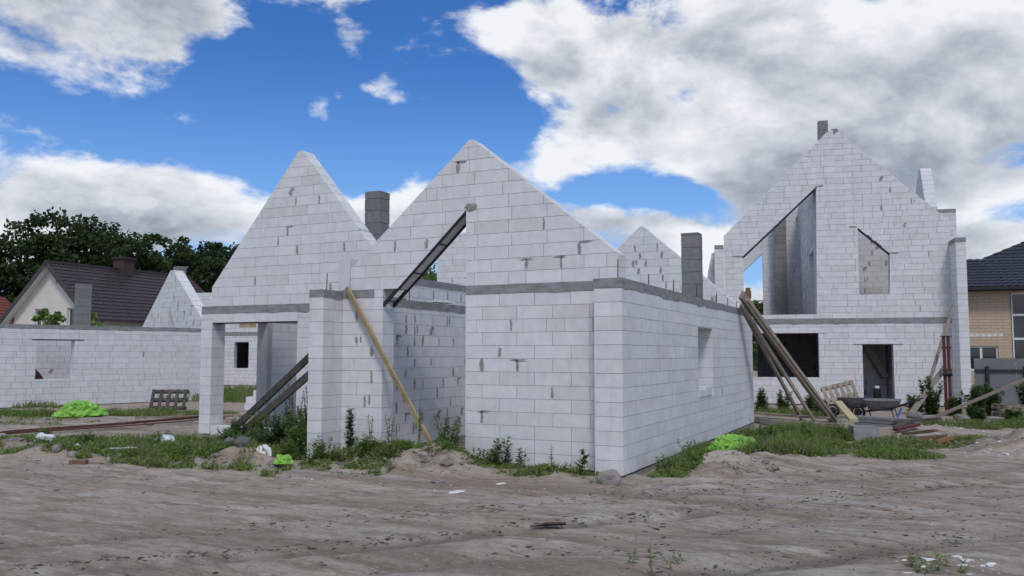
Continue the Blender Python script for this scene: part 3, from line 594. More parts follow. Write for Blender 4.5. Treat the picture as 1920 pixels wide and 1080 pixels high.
# right neighbour
HR = empty('brick_house', (2.03, 42.99, 0), R(10.3), 'tan brick house with navy tiled roof and white windows at the right edge', 'house')
tanb = D.materials.new('tan_brick'); tanb.use_nodes = True; t = tanb.node_tree; bt = t.nodes.new('ShaderNodeTexBrick'); b = t.nodes['Principled BSDF']; b.inputs['Roughness'].default_value = .9
tcx = t.nodes.new('ShaderNodeTexCoord'); mp = t.nodes.new('ShaderNodeMapping'); mp.inputs['Rotation'].default_value = (R(90), 0, 0); t.links.new(tcx.outputs['Object'], mp.inputs[0]); t.links.new(mp.outputs[0], bt.inputs['Vector'])
bt.inputs['Color1'].default_value = (.50, .40, .29, 1); bt.inputs['Color2'].default_value = (.46, .365, .265, 1); bt.inputs['Mortar'].default_value = (.34, .27, .20, 1); bt.inputs['Scale'].default_value = 1.; bt.inputs['Brick Width'].default_value = .5; bt.inputs['Row Height'].default_value = .13; bt.inputs['Mortar Size'].default_value = .012
t.links.new(bt.outputs['Color'], b.inputs['Base Color']); bp = t.nodes.new('ShaderNodeBump'); bp.inputs['Strength'].default_value = .6; bp.inputs['Distance'].default_value = .01; bp.invert = True; t.links.new(bt.outputs['Fac'], bp.inputs['Height']); t.links.new(bp.outputs[0], b.inputs['Normal'])
q_ = MB(); ps = [rect(-1.2, 9., 0, 4.5)]
for h in (rect(-.1, 1.26, 1.0, 2.08), rect(1.80, 3.6, 1.3, 4.42)): ps = [y for x in ps for y in minus(x, h)]
for x in ps: prism2(q_, x, 0, .3)
q_.b2(-1.2, -.9, .301, 8, 0, 4.5).b2(8.7, 9, .301, 8, 0, 4.5).b2(-.89, 8.69, 7.7, 8, 0, 4.5); q_.build('wall', tanb, HR)
window(HR, -.1, 1.26, 1.0, 2.08, .08, 2); wbg = window(HR, 1.84, 3.6, 1.3, 4.42, .08, 2)
for zz in (2.35, 3.4): MB().b2(1.9, 3.55, .075, .125, zz, zz + .09).build('transom', whitep, wbg)
MB().b2(1.79, 1.84, .02, .1, 1.3, 4.42).b2(-.1, 1.3, .02, .1, 2.085, 2.17).build('window_tape', blackp, HR)
for k in range(7): MB().b2(-.1 + k * .23, .08 + k * .23, -.012, .05, 2.50, 2.62).build('white_brick', foam, HR)
MB().b2(-1.6, 9.5, -.5, .0, 4.50, 4.62).build('soffit', blackp, HR)
tiled('roof', (-1.7, -.6, 4.66), (9.6, -.6, 4.66), (9.6, 2.0, 6.15), (-1.7, 2.0, 6.15), tilen, HR, 10, 38)
tiled('roof', (.9, 2.0, 6.0), (9.6, 2.0, 6.0), (9.6, 4.5, 7.8), (5.2, 4.5, 7.8), tilen, HR, 9, 30)
MB().b2(-1.7, 9.5, 2.0, 7.8, 4.7, 6.0).build('attic', tilen, HR)
MB().bar((-1.7, -.66, 4.60), (9.6, -.66, 4.60), .14, .13).build('gutter', blackp, HR)

# ------------------------------------------------------------------ fence and yard things
FN = empty('sheet_fence', (1.7, 32.0, 0), R(10.3), 'grey sheet metal yard fence on dark posts beside the tall block house', 'fence')
for k in range(6): MB().b2(k * 1.25, k * 1.25 + 1.235, 0, .02, -.2, 1.58).build('panel', fencem, FN)
for k in range(6): MB().b2(.32 + k * 1.12, .42 + k * 1.12, -.1, -.002, -.2, 1.32).build('post', steel, FN)
MB().b2(0, 7.4, -.06, -.003, 1.14, 1.22).build('rail', steel, FN)
def plank(name, p0, p1, wd, ht, m, label, cat='plank', roll=0., group=None):
    p0 = Vector(p0); p1 = Vector(p1); mb = MB(); n_ = 6; vs = []; d = (p1 - p0); Q = d.to_track_quat('X', 'Z').to_matrix() @ Matrix.Rotation(roll, 3, 'X'); sd_ = random.uniform(0, 50); fs = []
    for i in range(n_ + 1):
        t_ = i / n_; bow = .010 * d.length * .3 * math.sin(math.pi * t_); k = 1 + .05 * mnoise.noise(Vector((t_ * 5, sd_, 0)))
        for a, b_ in ((-1, -1), (1, -1), (1, 1), (-1, 1)): vs.append(p0 + d * t_ + Q @ Vector((0, a * wd / 2 * k, b_ * ht / 2 - bow)))
    for i in range(n_): fs += [(i * 4 + k, i * 4 + (k + 1) % 4, i * 4 + 4 + (k + 1) % 4, i * 4 + 4 + k) for k in range(4)]
    fs += [(3, 2, 1, 0), tuple(n_ * 4 + k for k in range(4))]
    c = Vector((p0.x, p0.y, p0.z)); o = MB().add([v - c for v in vs], fs).build(name, m, loc=c); return tag(o, label, cat, group)
plank('leaning_plank', (-6.92, 11.72, .26), (-8.76, 11.93, 2.84),   .085, .045, woody, 'fresh yellow plank leaning across the front of the middle pier', roll=R(80))
plank('leaning_plank', (-12.5, 12.83, -.08), (-9.22, 12.40, 2.20), .055, .12, woodd, 'upper of two dark planks slanting up inside the garage opening')
plank('leaning_plank', (-12.05, 12.55, -.09), (-9.22, 12.42, 1.84), .055, .13, woodd, 'lower of two dark planks slanting up inside the garage opening')
plank('leaning_beam', (-1.98, 23.9, -.08), (-3.66, 20.32, 3.10), .09, .20, woodg, 'thick grey beam leaning on the far end of the long side wall', 'beam')
plank('leaning_beam', (-1.90, 23.7, -.05), (-3.52, 20.25, 2.98), .07, .07, woodp, 'pale narrow batten lying along the thick leaning beam', 'batten')
plank('wood_prop', (-2.8, 24.05, -.05), (-3.70, 20.42, 2.84), .06, .09, woodp, 'left thin prop under the thick leaning beam', 'prop')
plank('wood_prop', (-2.38, 23.24, -.05), (-3.68, 20.36, 2.88), .055, .08, woodp, 'right thin prop under the thick leaning beam', 'prop')
plank('yellow_insulation_board', (-1.85, 23.4, .50), (-1.22, 19.2, .34), .17, .06, yfoam, 'yellow foam board sloping onto the grey concrete block', 'foam board')
plank('long_board', (-4.2, 24.6, .08), (-2.1, 23.2, .10), .22, .05, woodp, 'upper long pale board lying behind the grass by the props', 'board')
plank('long_board', (-3.9, 23.1, .02), (-1.8, 21.8, .04), .20, .05, woodp, 'lower long pale board lying behind the grass by the props', 'board')
plank('leaning_plank', (-.27, 26.5, -.05), (.92, 29.3, 1.52), .15, .06, woodg, 'wide grey plank leaning beside the red steel prop', roll=R(60))
plank('leaning_plank', (.12, 27.6, .3), (1.10, 30.1, 3.25), .09, .05, woodg, 'tall thin plank leaning high on the tall house corner', roll=R(60))
plank('fallen_pole', (.30, 24.9, .05), (2.75, 26.2, 1.15), .07, .07, woodg, 'long thin pole rising to the right edge above the pallets', 'pole')
for k, (a, z_) in enumerate(((0, .0), (.03, .075), (-.05, .15))):
    plank('grey_board', (-1.35 + a, 22.5 + k * .1, .03 + z_), (-.05 + a * 2, 22.0 + k * .1, .02 + z_), .32, .06, mat('grey_board', (.15, .16, .165), (.22, .225, .23), .85, 7., .3, 30.), ('bottom', 'middle', 'top')[k] + ' grey board of the pile behind the concrete block', 'board', group='grey boards piled by the wheelbarrows')
for i, (x, y, a, ln, m, lb) in enumerate([(-.35, 21.4, 75, .9, woodd, 'dark broken board on the scrap heap'), (-.25, 20.9, 40, .6, redsteel, 'red brown metal strip on the scrap heap'), (.0, 19.9, -35, .75, mat('brown_wood', (.20, .12, .07), (.13, .08, .05), .85, 6.), 'brown plank offcut in front of the scrap heap'),
                                         (.2, 19.2, 5, .6, MATS['brown_wood'], 'short brown plank offcut beside white foam scraps'), (.42, 18.2, 10, .28, mat('orange_wood', (.30, .16, .07), None, .85, 6.), 'small orange brown wood block at the scrap heap edge'), (-.05, 22.0, -10, 1.0, woodd, 'dark board end sticking out of the scrap heap')]):
    g = gz(x, y); c, s_ = math.cos(R(a)) * ln / 2, math.sin(R(a)) * ln / 2
    plank('scrap_board', (x - c, y - s_, g + .05), (x + c, y + s_, g + .12 + .03 * (i % 3)), .15, .06, m, lb, 'board')
o = MB(); bmv = [(-.26, -.17, 0), (.24, -.19, 0), (.26, .2, 0), (-.24, .18, 0), (-.27, -.17, .31), (.23, -.19, .31), (.25, .2, .29), (-.25, .18, .30)]
o.add(bmv, [(3, 2, 1, 0), (4, 5, 6, 7), (0, 1, 5, 4), (1, 2, 6, 5), (2, 3, 7, 6), (3, 0, 4, 7)]); tag(o.build('concrete_block', mat('pale_concrete', (.30, .31, .31), (.24, .245, .245), .9, 8., .4, 30.), loc=(-1.02, 18.9, gz(-1.02, 18.9) - .02), rz=R(24)), 'pale grey concrete block lying in the grass by the yellow board', 'block')
def pallet(loc, rot, label, m, nb=6, W=1.1, Dp=.8, broken=0):
    rt = empty('pallet', loc, 0, label, 'pallet'); rt.rotation_euler = rot
    for i in range(nb): x = -W / 2 + .06 + i * (W - .12) / (nb - 1); MB().box((x, 0, .13), (.10, Dp, .022)).build('deck_board', m, rt)
    for y in (-Dp / 2 + .05, 0, Dp / 2 - .05): MB().box((0, y, .107), (W, .09, .022)).build('stringer', m, rt); MB().box((0, y, .011), (W, .09, .022)).build('bottom_board', m, rt)
    for y in (-Dp / 2 + .05, 0, Dp / 2 - .05):
        for x in (-W / 2 + .06, 0, W / 2 - .06): MB().box((x, y, .059), (.12, .09, .072)).build('spacer', m, rt)
    return rt
pallet((-20.75, 19.35, .30), (R(68), 0, R(26)), 'dark weathered pallet propped in front of the left block wall', woodd, 5, 1.1, .62)
pallet((-2.05, 27.0, .42), (R(66), R(-14), R(18)), 'pale pallet leaning by the door of the tall house', woodp, 6, .95, .85)
pallet((2.5, 26.5, .22), (0, R(2), R(20)), 'upper grey pallet of the pair at the right edge', woodp, 6, 1.2, .9)
pallet((2.5, 26.5, .04), (0, 0, R(24)), 'lower grey pallet of the pair at the right edge', woodp, 6, 1.2, .9)
def wheelbarrow(loc, rz, label, m, tilt=0.):
    rt = empty('wheelbarrow', loc, 0, label, 'wheelbarrow'); rt.rotation_euler = (tilt, 0, rz); vs = []; fs = []; n_ = 20
    for lv, (z, sx, sy, ox) in enumerate([(.52, .46, .31, 0), (.535, .47, .32, 0), (.40, .40, .27, .0), (.26, .27, .19, .02), (.24, .0, .0, .02), (.27, .25, .17, .02), (.40, .38, .25, 0), (.51, .44, .29, 0)]):
        for i in range(n_):
            an = i * 2 * math.pi / n_; cx, cy = math.cos(an), math.sin(an); vs.append((ox + sx * math.copysign(abs(cx) ** .65, cx), sy * math.copysign(abs(cy) ** .65, cy), z))
    order = [0, 1, 7, 6, 5]; 
    def ring(a, b_): return [(a * n_ + i, a * n_ + (i + 1) % n_, b_ * n_ + (i + 1) % n_, b_ * n_ + i) for i in range(n_)]
    fs = ring(3, 2) + ring(2, 0) + ring(0, 1) + ring(1, 7) + ring(7, 6) + ring(6, 5) + [tuple(3 * n_ + i for i in range(n_ - 1, -1, -1)), tuple(5 * n_ + i for i in range(n_))]
    MB().add(vs, fs).build('tub', m, rt, smooth=True)
    for s_ in (-1, 1):
        MB().tube([(.62, .06 * s_, .18), (.2, .2 * s_, .25), (-.35, .25 * s_, .36), (-.95, .28 * s_, .58)], .017, 7).build('handle', blackp, rt)
        MB().tube([(-.25, .23 * s_, .33), (-.32, .24 * s_, 0), (-.2, .22 * s_, 0)], .015, 6).build('leg', steel, rt)
    ty = MB(); pts = [(.62 + .16 * math.cos(a * math.pi / 9), 0, .18 + .16 * math.sin(a * math.pi / 9)) for a in range(19)]; ty.tube(pts, .036, 8); wh = ty.build('wheel', blackp, rt, smooth=True)
    MB().tube([(.62, -.03, .18), (.62, .03, .18)], .10, 12).build('rim', steel, wh)
wheelbarrow((-1.55, 25.3, gz(-1.55, 25.3) + .03), R(200), 'dark grey wheelbarrow beside the leaning pale pallet', barrow, R(4))
wheelbarrow((-.85, 24.6, gz(-.85, 24.6) + .02), R(172), 'pale dusty wheelbarrow in front of the tall house door', mat('dusty_tub', (.20, .205, .20), (.13, .135, .135), .75, 6., .2, 30.), R(-3))
PR = empty('steel_prop', (.80, 28.3, gz(.8, 28.3)), R(8), 'rusty red steel prop standing in the corner of the tall house', 'prop')
for s_ in (-.058, .058): MB().b2(s_ - .035, s_ + .035, -.03, .03, 0, 2.26).b2(s_ - .04, s_ - .036, -.05, .05, 0, 2.25).build('channel', redsteel, PR)
MB().b2(-.15, .15, -.07, .07, 2.262, 2.29).build('head_plate', steel, PR)
for zz in (.25, 1.1, 1.25, 1.9): MB().b2(-.13, .13, -.045, -.031, zz, zz + .07).build('tie_plate', rust, PR)
lump(MB(), (0, -.07, 1.18), (.13, .06, .09), 5, 2).build('clamp', steel, PR)
tag(plank('tool_handle', (-.55, 23.6, gz(-.55, 23.6)), (-.40, 24.0, .34), .035, .035, bluep, 'blue tool handle leaning by the pale wheelbarrow'), cat='tool')
def tarp(loc, rz, lx, ly, h, label, seed, m=greent):
    bm = bmesh.new(); bmesh.ops.create_icosphere(bm, subdivisions=5, radius=1.); vs = []; o_ = Vector((seed * 1.7, seed * .9, seed * 2.3))
    for v in bm.verts:
        c = v.co; big = mnoise.noise(c * 1.5 + o_); rd = 1 - abs(2 * mnoise.noise(c * 2.6 + o_ * 2)); r2 = 1 - abs(2 * mnoise.noise(c * 5.5 + o_)); f3 = mnoise.noise(c * 13 + o_)
        k = .80 + .30 * big + .16 * rd + .12 * r2 + .05 * (1 - abs(2.4 * f3)); out = max(0., .35 - abs(c.z)) * .55 * (1 + mnoise.noise(c * 3.5 + o_ * 3))
        vs.append((c.x * (k + out) * lx / 2, c.y * (k + out) * ly / 2, max(c.z * k, -.06) * h * (1.0 if c.z > 0 else .3)))
    mb = MB().add(vs, [tuple(v.index for v in f.verts) for f in bm.faces]); bm.free()
    return tag(mb.build('green_tarp', m, loc=loc, rz=rz, smooth=False), label, 'tarp')
tarp((-21.2, 16.6, gz(-21.2, 16.6) + .03), R(62), 1.12, .75, .42, 'crumpled bright green tarp heap in front of the left block wall', 11)
tarp((-3.12, 16.2, gz(-3.12, 16.2) + .06), R(64), 1.35, .55, .30, 'bright green tarp heap in the grass beside the long side wall', 23)
tarp((-8.95, 10.62, gz(-8.95, 10.62) + .05), R(30), .26, .2, .14, 'small scrap of bright green plastic by the wall stub', 31)
def bag(name, loc, s_, label, m, seed, cat='bag'):
    mb = lump(MB(), (0, 0, s_[2] * .7), s_, seed, 3, .55); return tag(mb.build(name, m, loc=loc), label, cat)
plastic = mat('pale_plastic', (.62, .67, .70), (.42, .48, .52), .35, 9., .4, 14., spec=.5, bdist=.03)
bag('plastic_bag', (-12.95, 12.0, gz(-12.95, 12.)), (.20, .14, .13), 'pale blue crumpled plastic bag in the grass near the white pillar', plastic, 4)
bag('plastic_bag', (-14.7, 10.75, gz(-14.7, 10.75)), (.20, .13, .10), 'white crumpled plastic bag on dirt at the far left', foam, 9)
bag('plastic_bag', (-13.7, 10.65, gz(-13.7, 10.65)), (.12, .08, .06), 'small white plastic scrap right of the white bag', plastic, 13, 'scrap')
o = MB().prism([(-.16, 0, -.05), (.17, 0, -.08), (.12, 0, .09), (.03, 0, .15), (-.09, 0, .12)], (0, .05, 0)); so = tag(o.build('foam_slab', foam, loc=(-9.46, 10.72, gz(-9.46, 10.72) + .0), rz=R(18)), 'white broken slab standing on the dirt bank by the garage weeds', 'slab'); so.rotation_euler = (R(-24), 0, R(18))
for (x, y, r, lb) in [(-3.80, 11.10, (.17, .14, .15), 'large grey stone at the corner of the long side wall'), (-10.32, 10.92, (.14, .11, .12), 'rounded tan stone on the bank left of the dark stone'), (-10.02, 10.88, (.13, .10, .11), 'dark grey stone on the bank below the garage weeds'), (-9.12, 10.55, (.07, .06, .06), 'small grey stone beside the green plastic scrap'),
                      (-6.25, 11.0, (.10, .08, .06), 'pale stone on the soil mound before the tall opening'), (-6.05, 10.4, (.09, .07, .05), 'pale stone lying on the road below the soil mound'), (-12.6, 9.75, (.11, .08, .08), 'reddish stone among rubble at the left'), (-13.05, 9.8, (.10, .08, .08), 'tan stone among rubble at the far left'),
                      (-.1, 25.6, (.22, .2, .14), 'pale rubble lump below the leaning grey plank'), (.25, 24.7, (.24, .2, .12), 'flat tan rubble lump under the fallen pole'), (1.0, 25.4, (.2, .14, .14), 'tan rubble lump near the red steel prop')]:
    tag(lump(MB(), (0, 0, r[2] * .6), r, x * 3.1 + y, 2, .42).build('stone', stone if 'dark' not in lb else mat('dark_stone', (.10, .10, .10), (.16, .155, .15), .9, 6., .5, 20.), loc=(x, y, gz(x, y) - .02)), lb, 'stone')
tag(lump(MB(), (0, 0, .02), (.02, .22, .02), 3, 2, .5).build('stick', foam, loc=(-11.95, 10.2, gz(-11.95, 10.2) + .05), rz=R(-50)), 'white foam stick lying in the left grass', 'stick')
tag(MB().box((0, 0, .03), (.25, .12, .065)).build('brick', mat('brown_brick2', (.22, .12, .08), (.16, .1, .07), .9, 8.), loc=(-12.0, 9.4, gz(-12., 9.4)), rz=R(30)), 'brown brick half sunk in the dirt at left', 'brick')
tag(MB().prism([(-.02, -.1, .02), (.0, .0, .01), (.10, .12, .0), (.30, .14, .02), (.32, .06, .05), (.12, .02, .045)], (0, 0, .015)).build('bark_piece', soilclod, loc=(-3.62, 8.2, gz(-3.5, 8.25) + .02), rz=R(8)), 'curved piece of bark lying on the dirt road', 'bark')
for k in range(7):
    y0 = random.uniform(-.12, .12); a = Vector((-17.7 + random.uniform(-.3, .3), 12.0 + y0, .03 + .02 * (k % 3))); e_ = Vector((-16.3 + random.uniform(-.6, .6), 16.9 + y0 * 2, .09 + .03 * (k % 3)))
    tag(MB().tube([a, a.lerp(e_, .5) - Vector((0, 0, .02)), e_], .016, 5).build('steel_bar', rust), 'rusty reinforcing bar in the bundle on the ground at left', 'steel bar', 'rusty bars lying before the left block wall')
for k in range(4):
    a = Vector((-18.6 + k * .35, 16.2 + k * .3, .05)); tag(plank('batten', a, a + Vector((1.6, 1.2, .04)), .07, .05, woodp, 'weathered batten under the rusty bars on the ground', 'batten'), group='battens under the rusty bars')
# spare blocks stacked beyond the garage
for k, (x, y, z) in enumerate([(-18.75, 20.9, 0), (-18.15, 21.1, 0), (-18.72, 20.92, .205), (-18.2, 21.1, .205), (-18.5, 21.0, .41)]):
    tag(MB().box((0, 0, .1), (.6, .3, .2)).build('spare_block', aac, loc=(x, y, z - .02), rz=R(18)), ('bottom left', 'bottom right', 'middle left', 'middle right', 'topmost')[k] + ' spare white block of the stack seen through the garage opening', 'block', 'spare blocks stacked beyond the garage')
for (x, y, w_, d_, h_, m, lb) in [(-12.6, 13.6, .6, .3, .17, aac, 'loose white block on the ground inside the garage sill'), (-11.0, 13.3, .9, .3, .15, aac, 'long white slab lying among the garage weeds')]:
    tag(MB().box((0, 0, h_ / 2), (w_, d_, h_)).build('loose_block', m, loc=(x, y, gz(x, y)), rz=R(12)), lb, 'block')
tag(MB().b2(-.1, .1, -.12, .12, 0, 1.65).b2(-.13, .13, -.14, -.121, 1.2, 1.5).build('wood_post', mat('form_wood', (.25, .16, .085), (.16, .10, .055), .85, 5., .3, 30.), loc=(-6.52, 37.75, 2.94), rz=R(12)), 'wooden formwork post seen through the big sloping opening', 'post')
tag(MB().box((0, 0, 0), (.55, .25, .05)).build('foam_offcut', foam, loc=(-8.75, 15.1, 2.78), rz=R(70)), 'white foam offcut lying on the inner wall top', 'foam offcut')
tag(lump(MB(), (0, 0, .55), (.35, .35, .62), 6, 2, .3).build('rust_heap', redsteel, loc=(-27.32, 19.55, 0)), 'dark red heap showing in the corner of the left window hole', 'heap')
for k, (za, zb) in enumerate(((5.37, 5.75), (4.98, 5.3))):
    tag(MB().tube([(-16., 58.9, za - .6), (-10.8, 61.24, za), (-9.6, 61.8, zb - .25), (0., 66.5, zb + .6)], .035, 5).build('power_cable', cabl), ('upper' if k == 0 else 'lower') + ' power cable crossing the sky inside the big sloping opening', 'cable')
FB = empty('mixer_bucket', (-1.15, 32.0, .05), 0, 'black tool bag standing in the tall house doorway', 'bag'); FB.location = (-1.28, 32.4, .02)
lump(MB(), (0, 0, .32), (.13, .12, .34), 2, 2, .15).build('body', blackp, FB); lump(MB(), (0, -.08, .55), (.09, .05, .06), 8, 2, .2).build('flap', foam, FB)

# ------------------------------------------------------------------ vegetation
rg = random.Random(5)
def leaf(vs, fs, p, d, up, ln, wd):
    s_ = d.cross(up); s_ = s_.normalized() if s_.length > 1e-4 else Vector((1, 0, 0)); b0 = len(vs)
    vs += [p, p + d * ln * .5 + s_ * wd * .5 - up * ln * .04, p + d * ln, p + d * ln * .5 - s_ * wd * .5 - up * ln * .04]; fs.append((b0, b0 + 1, b0 + 2, b0 + 3))
def rvec(): 
    while True:
        v = Vector((rg.uniform(-1, 1), rg.uniform(-1, 1), rg.uniform(-1, 1)))
        if .05 < v.length < 1: return v.normalized()
def weed(x, y, h, stems, spread, label, m=leafm, lsize=.07, dens=16, sm=None, name='weed', cat='plant', z=None, group=None):
    rt = empty(name, (x, y, (gz(x, y) if z is None else z) - .01), 0, label, cat, group); st_ = MB(); vs = []; fs = []
    for k in range(stems):
        an = rg.uniform(0, 6.28); lean = rg.uniform(.1, 1.) * spread; hh = h * rg.uniform(.55, 1.); b0 = Vector((rg.uniform(-.05, .05) * spread * 6, rg.uniform(-.05, .05) * spread * 6, 0)); top = b0 + Vector((math.cos(an) * lean * hh, math.sin(an) * lean * hh, hh)); mid = b0.lerp(top, .5) + Vector((0, 0, .04 * hh))
        st_.tube([(0, 0, -.03), b0 + Vector((0, 0, .01)), mid, top], [q_ * min(1., .25 + h) for q_ in (.009, .008, .006, .003)], 4); nl = int(dens * 1.5 * hh / .5) + 5
        for i in range(nl):
            t_ = (i + rg.random()) / nl; p = (b0.lerp(mid, t_ * 2) if t_ < .5 else mid.lerp(top, t_ * 2 - 1)); a2 = rg.uniform(0, 6.28); d = Vector((math.cos(a2), math.sin(a2), rg.uniform(-.2, .7))).normalized(); leaf(vs, fs, p, d, Vector((0, 0, 1)), lsize * rg.uniform(.7, 1.5) * (1.25 - .6 * t_), lsize * rg.uniform(.4, .7))
    st_.build('stem', sm or m, rt); MB().add(vs, fs).build('foliage', m, rt); return rt
weed(-8.42, 11.62, .82, 3, .10, 'tallest leafy weed standing before the wall stub corner', leafdk, .10, 46)
weed(-8.02, 11.60, .70, 2, .12, 'thin pale weed between tall weed and opening edge', leafm, .06, 16)
weed(-8.78, 11.30, .42, 6, .35, 'low leafy clump at the foot of the wall stub', leafdk, .08, 22)
weed(-7.55, 11.45, .62, 3, .2, 'loose weed with thin stems in front of the tall opening', leafm, .06, 18)
weed(-7.2, 11.75, .95, 2, .16, 'tall thin weed with few leaves inside the tall opening', leafm, .05, 12)
weed(-7.85, 11.25, .34, 12, .5, 'bushy green weed on the bank before the opening', leafm, .075, 26)
weed(-8.3, 11.15, .26, 12, .6, 'low yellow green weed mat under the tallest weed', leafm, .06, 26)
weed(-5.72, 11.62, .46, 9, .42, 'bushy dark weed against the front wall', leafdk, .085, 26)
weed(-5.35, 11.66, .36, 5, .4, 'smaller weed right of the bushy dark weed', leafdk, .08, 22)
weed(-4.92, 11.70, .40, 2, .15, 'single thin weed in the middle of the front wall', leafm, .06, 16)
weed(-4.35, 11.62, .42, 2, .12, 'upright dark weed beside the front wall corner', leafdk, .11, 24)
weed(-4.62, 11.58, .16, 12, .9, 'low weed mat left of the front wall corner', leafm, .06, 24)
weed(-4.05, 11.25, .14, 12, .9, 'low weed mat beside the corner stone', leafm, .05, 24)
weed(-6.5, 11.35, .20, 12, .8, 'low weed mat on the soil mound', leafm, .06, 24)
weed(-7.2, 10.6, .22, 8, .6, 'small weed at the road edge below the opening', leafm, .05, 18)
for k, (x, y, h, lb) in enumerate([(-5.95, 11.7, .3, 'left one of the low weeds under the front wall'), (-6.6, 11.7, .5, 'weed at the opening edge of the front wall'), (-8.6, 11.0, .34, 'weed tuft on the bank below the wall stub'), (-9.2, 11.05, .4, 'weed tuft left of the wall stub'), (-3.45, 12.6, .3, 'weed tuft at the near foot of the long side wall'), (-3.4, 14.2, .42, 'weed tuft against the middle of the long side wall'), (-2.6, 16.9, .5, 'tall weed in the grass right of the green tarp'), (-2.0, 17.8, .5, 'tall weed in the grass below the thick beam'), (-1.5, 18.6, .45, 'weed beside the pale concrete block'), (-2.9, 18.3, .55, 'tall weed in the grass near the far wall end'), (-13.0, 12.0, .35, 'weed tuft by the blue plastic bag'), (-14.2, 11.3, .3, 'weed tuft right of the white bag'), (-12.3, 11.2, .32, 'weed tuft in the middle of the left grass'), (-15.6, 11.4, .34, 'weed tuft near the left end of the rusty bars')]):
    weed(x, y, h, 14, .45, lb, leafm, .07, 24)
for k, (x, y, h) in enumerate([(-12.0, 12.75, .5), (-11.5, 12.5, .6), (-11.0, 12.35, .65), (-10.5, 12.25, .6), (-10.0, 12.2, .7), (-9.55, 12.1, .6), (-10.9, 12.9, .7), (-10.2, 12.8, .8), (-9.5, 11.7, .5), (-10.3, 11.7, .42), (-11.2, 11.8, .4), (-9.7, 12.6, .75)]):
    weed(x, y, h * 1.1, 20, .38, 'leafy green weed in the dense patch before the garage opening', leafdk if k % 2 else leafm, .08, 26, group='weed patch before the garage')
for k, (x, y, h) in enumerate([(-10.7, 12.95, 1.15), (-10.25, 12.9, 1.3), (-9.85, 12.8, 1.35), (-9.5, 12.6, 1.2)]):
    rt = weed(x, y, h, 9, .22, ('leftmost', 'second', 'third', 'rightmost')[k] + ' dry brown stalk bush in the garage opening', mat('dark_seed', (.045, .048, .03), (.07, .065, .04), .8, 4., rnd=.3), .05, 40, drym, 'dry_weed')
for k, (x, y, h, n_, lb) in enumerate([(.35, 27.9, 1.15, 8, 'tall green weed left of the red steel prop'), (-.1, 27.9, .6, 9, 'low weed under the leaning grey plank'), (.95, 27.6, .55, 9, 'weed clump at the foot of the red steel prop'), (1.45, 27.6, .9, 14, 'dense dark weed bush at the right corner of the tall house'), (1.9, 28.2, .95, 14, 'dense dark weed bush before the grey fence'), (2.9, 28.6, 1.0, 12, 'weed bush behind the pallets at the right edge'),
                                       (-4.3, 26.9, .75, 6, 'dark weed by the far end of the long wall'), (-3.75, 27.2, .65, 5, 'second weed from the long wall before the tall house'), (-3.0, 27.6, .55, 5, 'thin weed below the big dark window'), (-2.55, 26.3, .5, 9, 'low dark bush behind the thick leaning beam'), (2.2, 25.2, .4, 12, 'low weed mat before the pallets'), (1.4, 25.6, .4, 12, 'low weed mat under the fallen pole')]):
    weed(x, y, h, n_ * 2, .38, lb, leafdk, .13, 36)
for k, (x, y) in enumerate([(-1.95, 6.95), (-.15, 7.95), (.12, 7.85)]): weed(x, y, .13, 9, .9, ('left', 'middle', 'right')[k] + ' small weed at the bottom edge of the dirt road', leafm, .035, 30)
# grass: density patches
PATCH = [(-11.8, 10.25, 1.3, .35, 700, .13), (-13.2, 10.4, 1.2, .4, 600, .12), (-10.3, 10.75, .8, .3, 500, .14), (-7.9, 10.9, .9, .25, 500, .10), (-5.2, 11.35, .9, .2, 350, .08), (-13.8, 11.5, 2.4, 1.0, 2600, .16), (-12.0, 10.9, 1.6, .7, 2300, .17), (-10.6, 11.3, 1.5, .6, 2200, .22), (-15.6, 11.6, 1.6, .8, 700, .13), (-13.4, 12.6, 1.4, .5, 1200, .2), (-11, 12.6, 1.8, .9, 2500, .32), (-8.1, 11.4, 1.0, .35, 1500, .16), (-6.6, 11.6, .8, .3, 700, .14), (-5.2, 11.65, 1.2, .2, 900, .12),
         (-3.35, 13.6, .4, 1.2, 1500, .20), (-3.0, 16., .75, 1.9, 4200, .26), (-2.2, 16.6, .95, 1.9, 5200, .30), (-1.8, 18.2, .6, 1.9, 3400, .28), (-2.6, 19.2, 1.1, 1.9, 3600, .30), (-.9, 17.0, .8, 1.2, 2200, .15), (-.4, 18., .7, 1.2, 1400, .18), (.5, 18.6, .7, .8, 500, .12), (-.2, 16.3, .6, .6, 700, .14),
         (1.5, 23.6, 1.2, .6, 900, .18), (2.6, 24.4, 1., .8, 1400, .3), (.8, 24.0, 1., .5, 600, .18), (-3.4, 25.8, 1.2, .7, 900, .25), (-23., 16.4, 2.2, .5, 1500, .2), (-20.8, 17.8, 1.6, .5, 900, .2), (-25, 28, 4.5, 5, 5000, .5), (-19.5, 18.6, 2.2, .5, 700, .2), (-27, 19., 2.5, .5, 600, .25), (-3.3, 12.3, .25, .5, 260, .12), (-7.6, 10.6, 1.0, .3, 220, .09), (-22, 15, 3, 1.2, 500, .1)]
bx, by, bh = [], [], []
for k in range(95):
    u = rg.random(); PATCH.append(((-15.5 + 7.2 * u, 9.75 + 1.6 * rg.random() ** 1.3, .1 + .16 * rg.random(), .07 + .1 * rg.random(), rg.randint(12, 60), .07 + .1 * rg.random()) if u < .85 or k % 2 else (-2.6 + 2.6 * rg.random(), 14.2 + 2.4 * rg.random(), .12 + .15 * rg.random(), .1 + .12 * rg.random(), rg.randint(20, 70), .08 + .1 * rg.random())))
rn = np.random.default_rng(3)
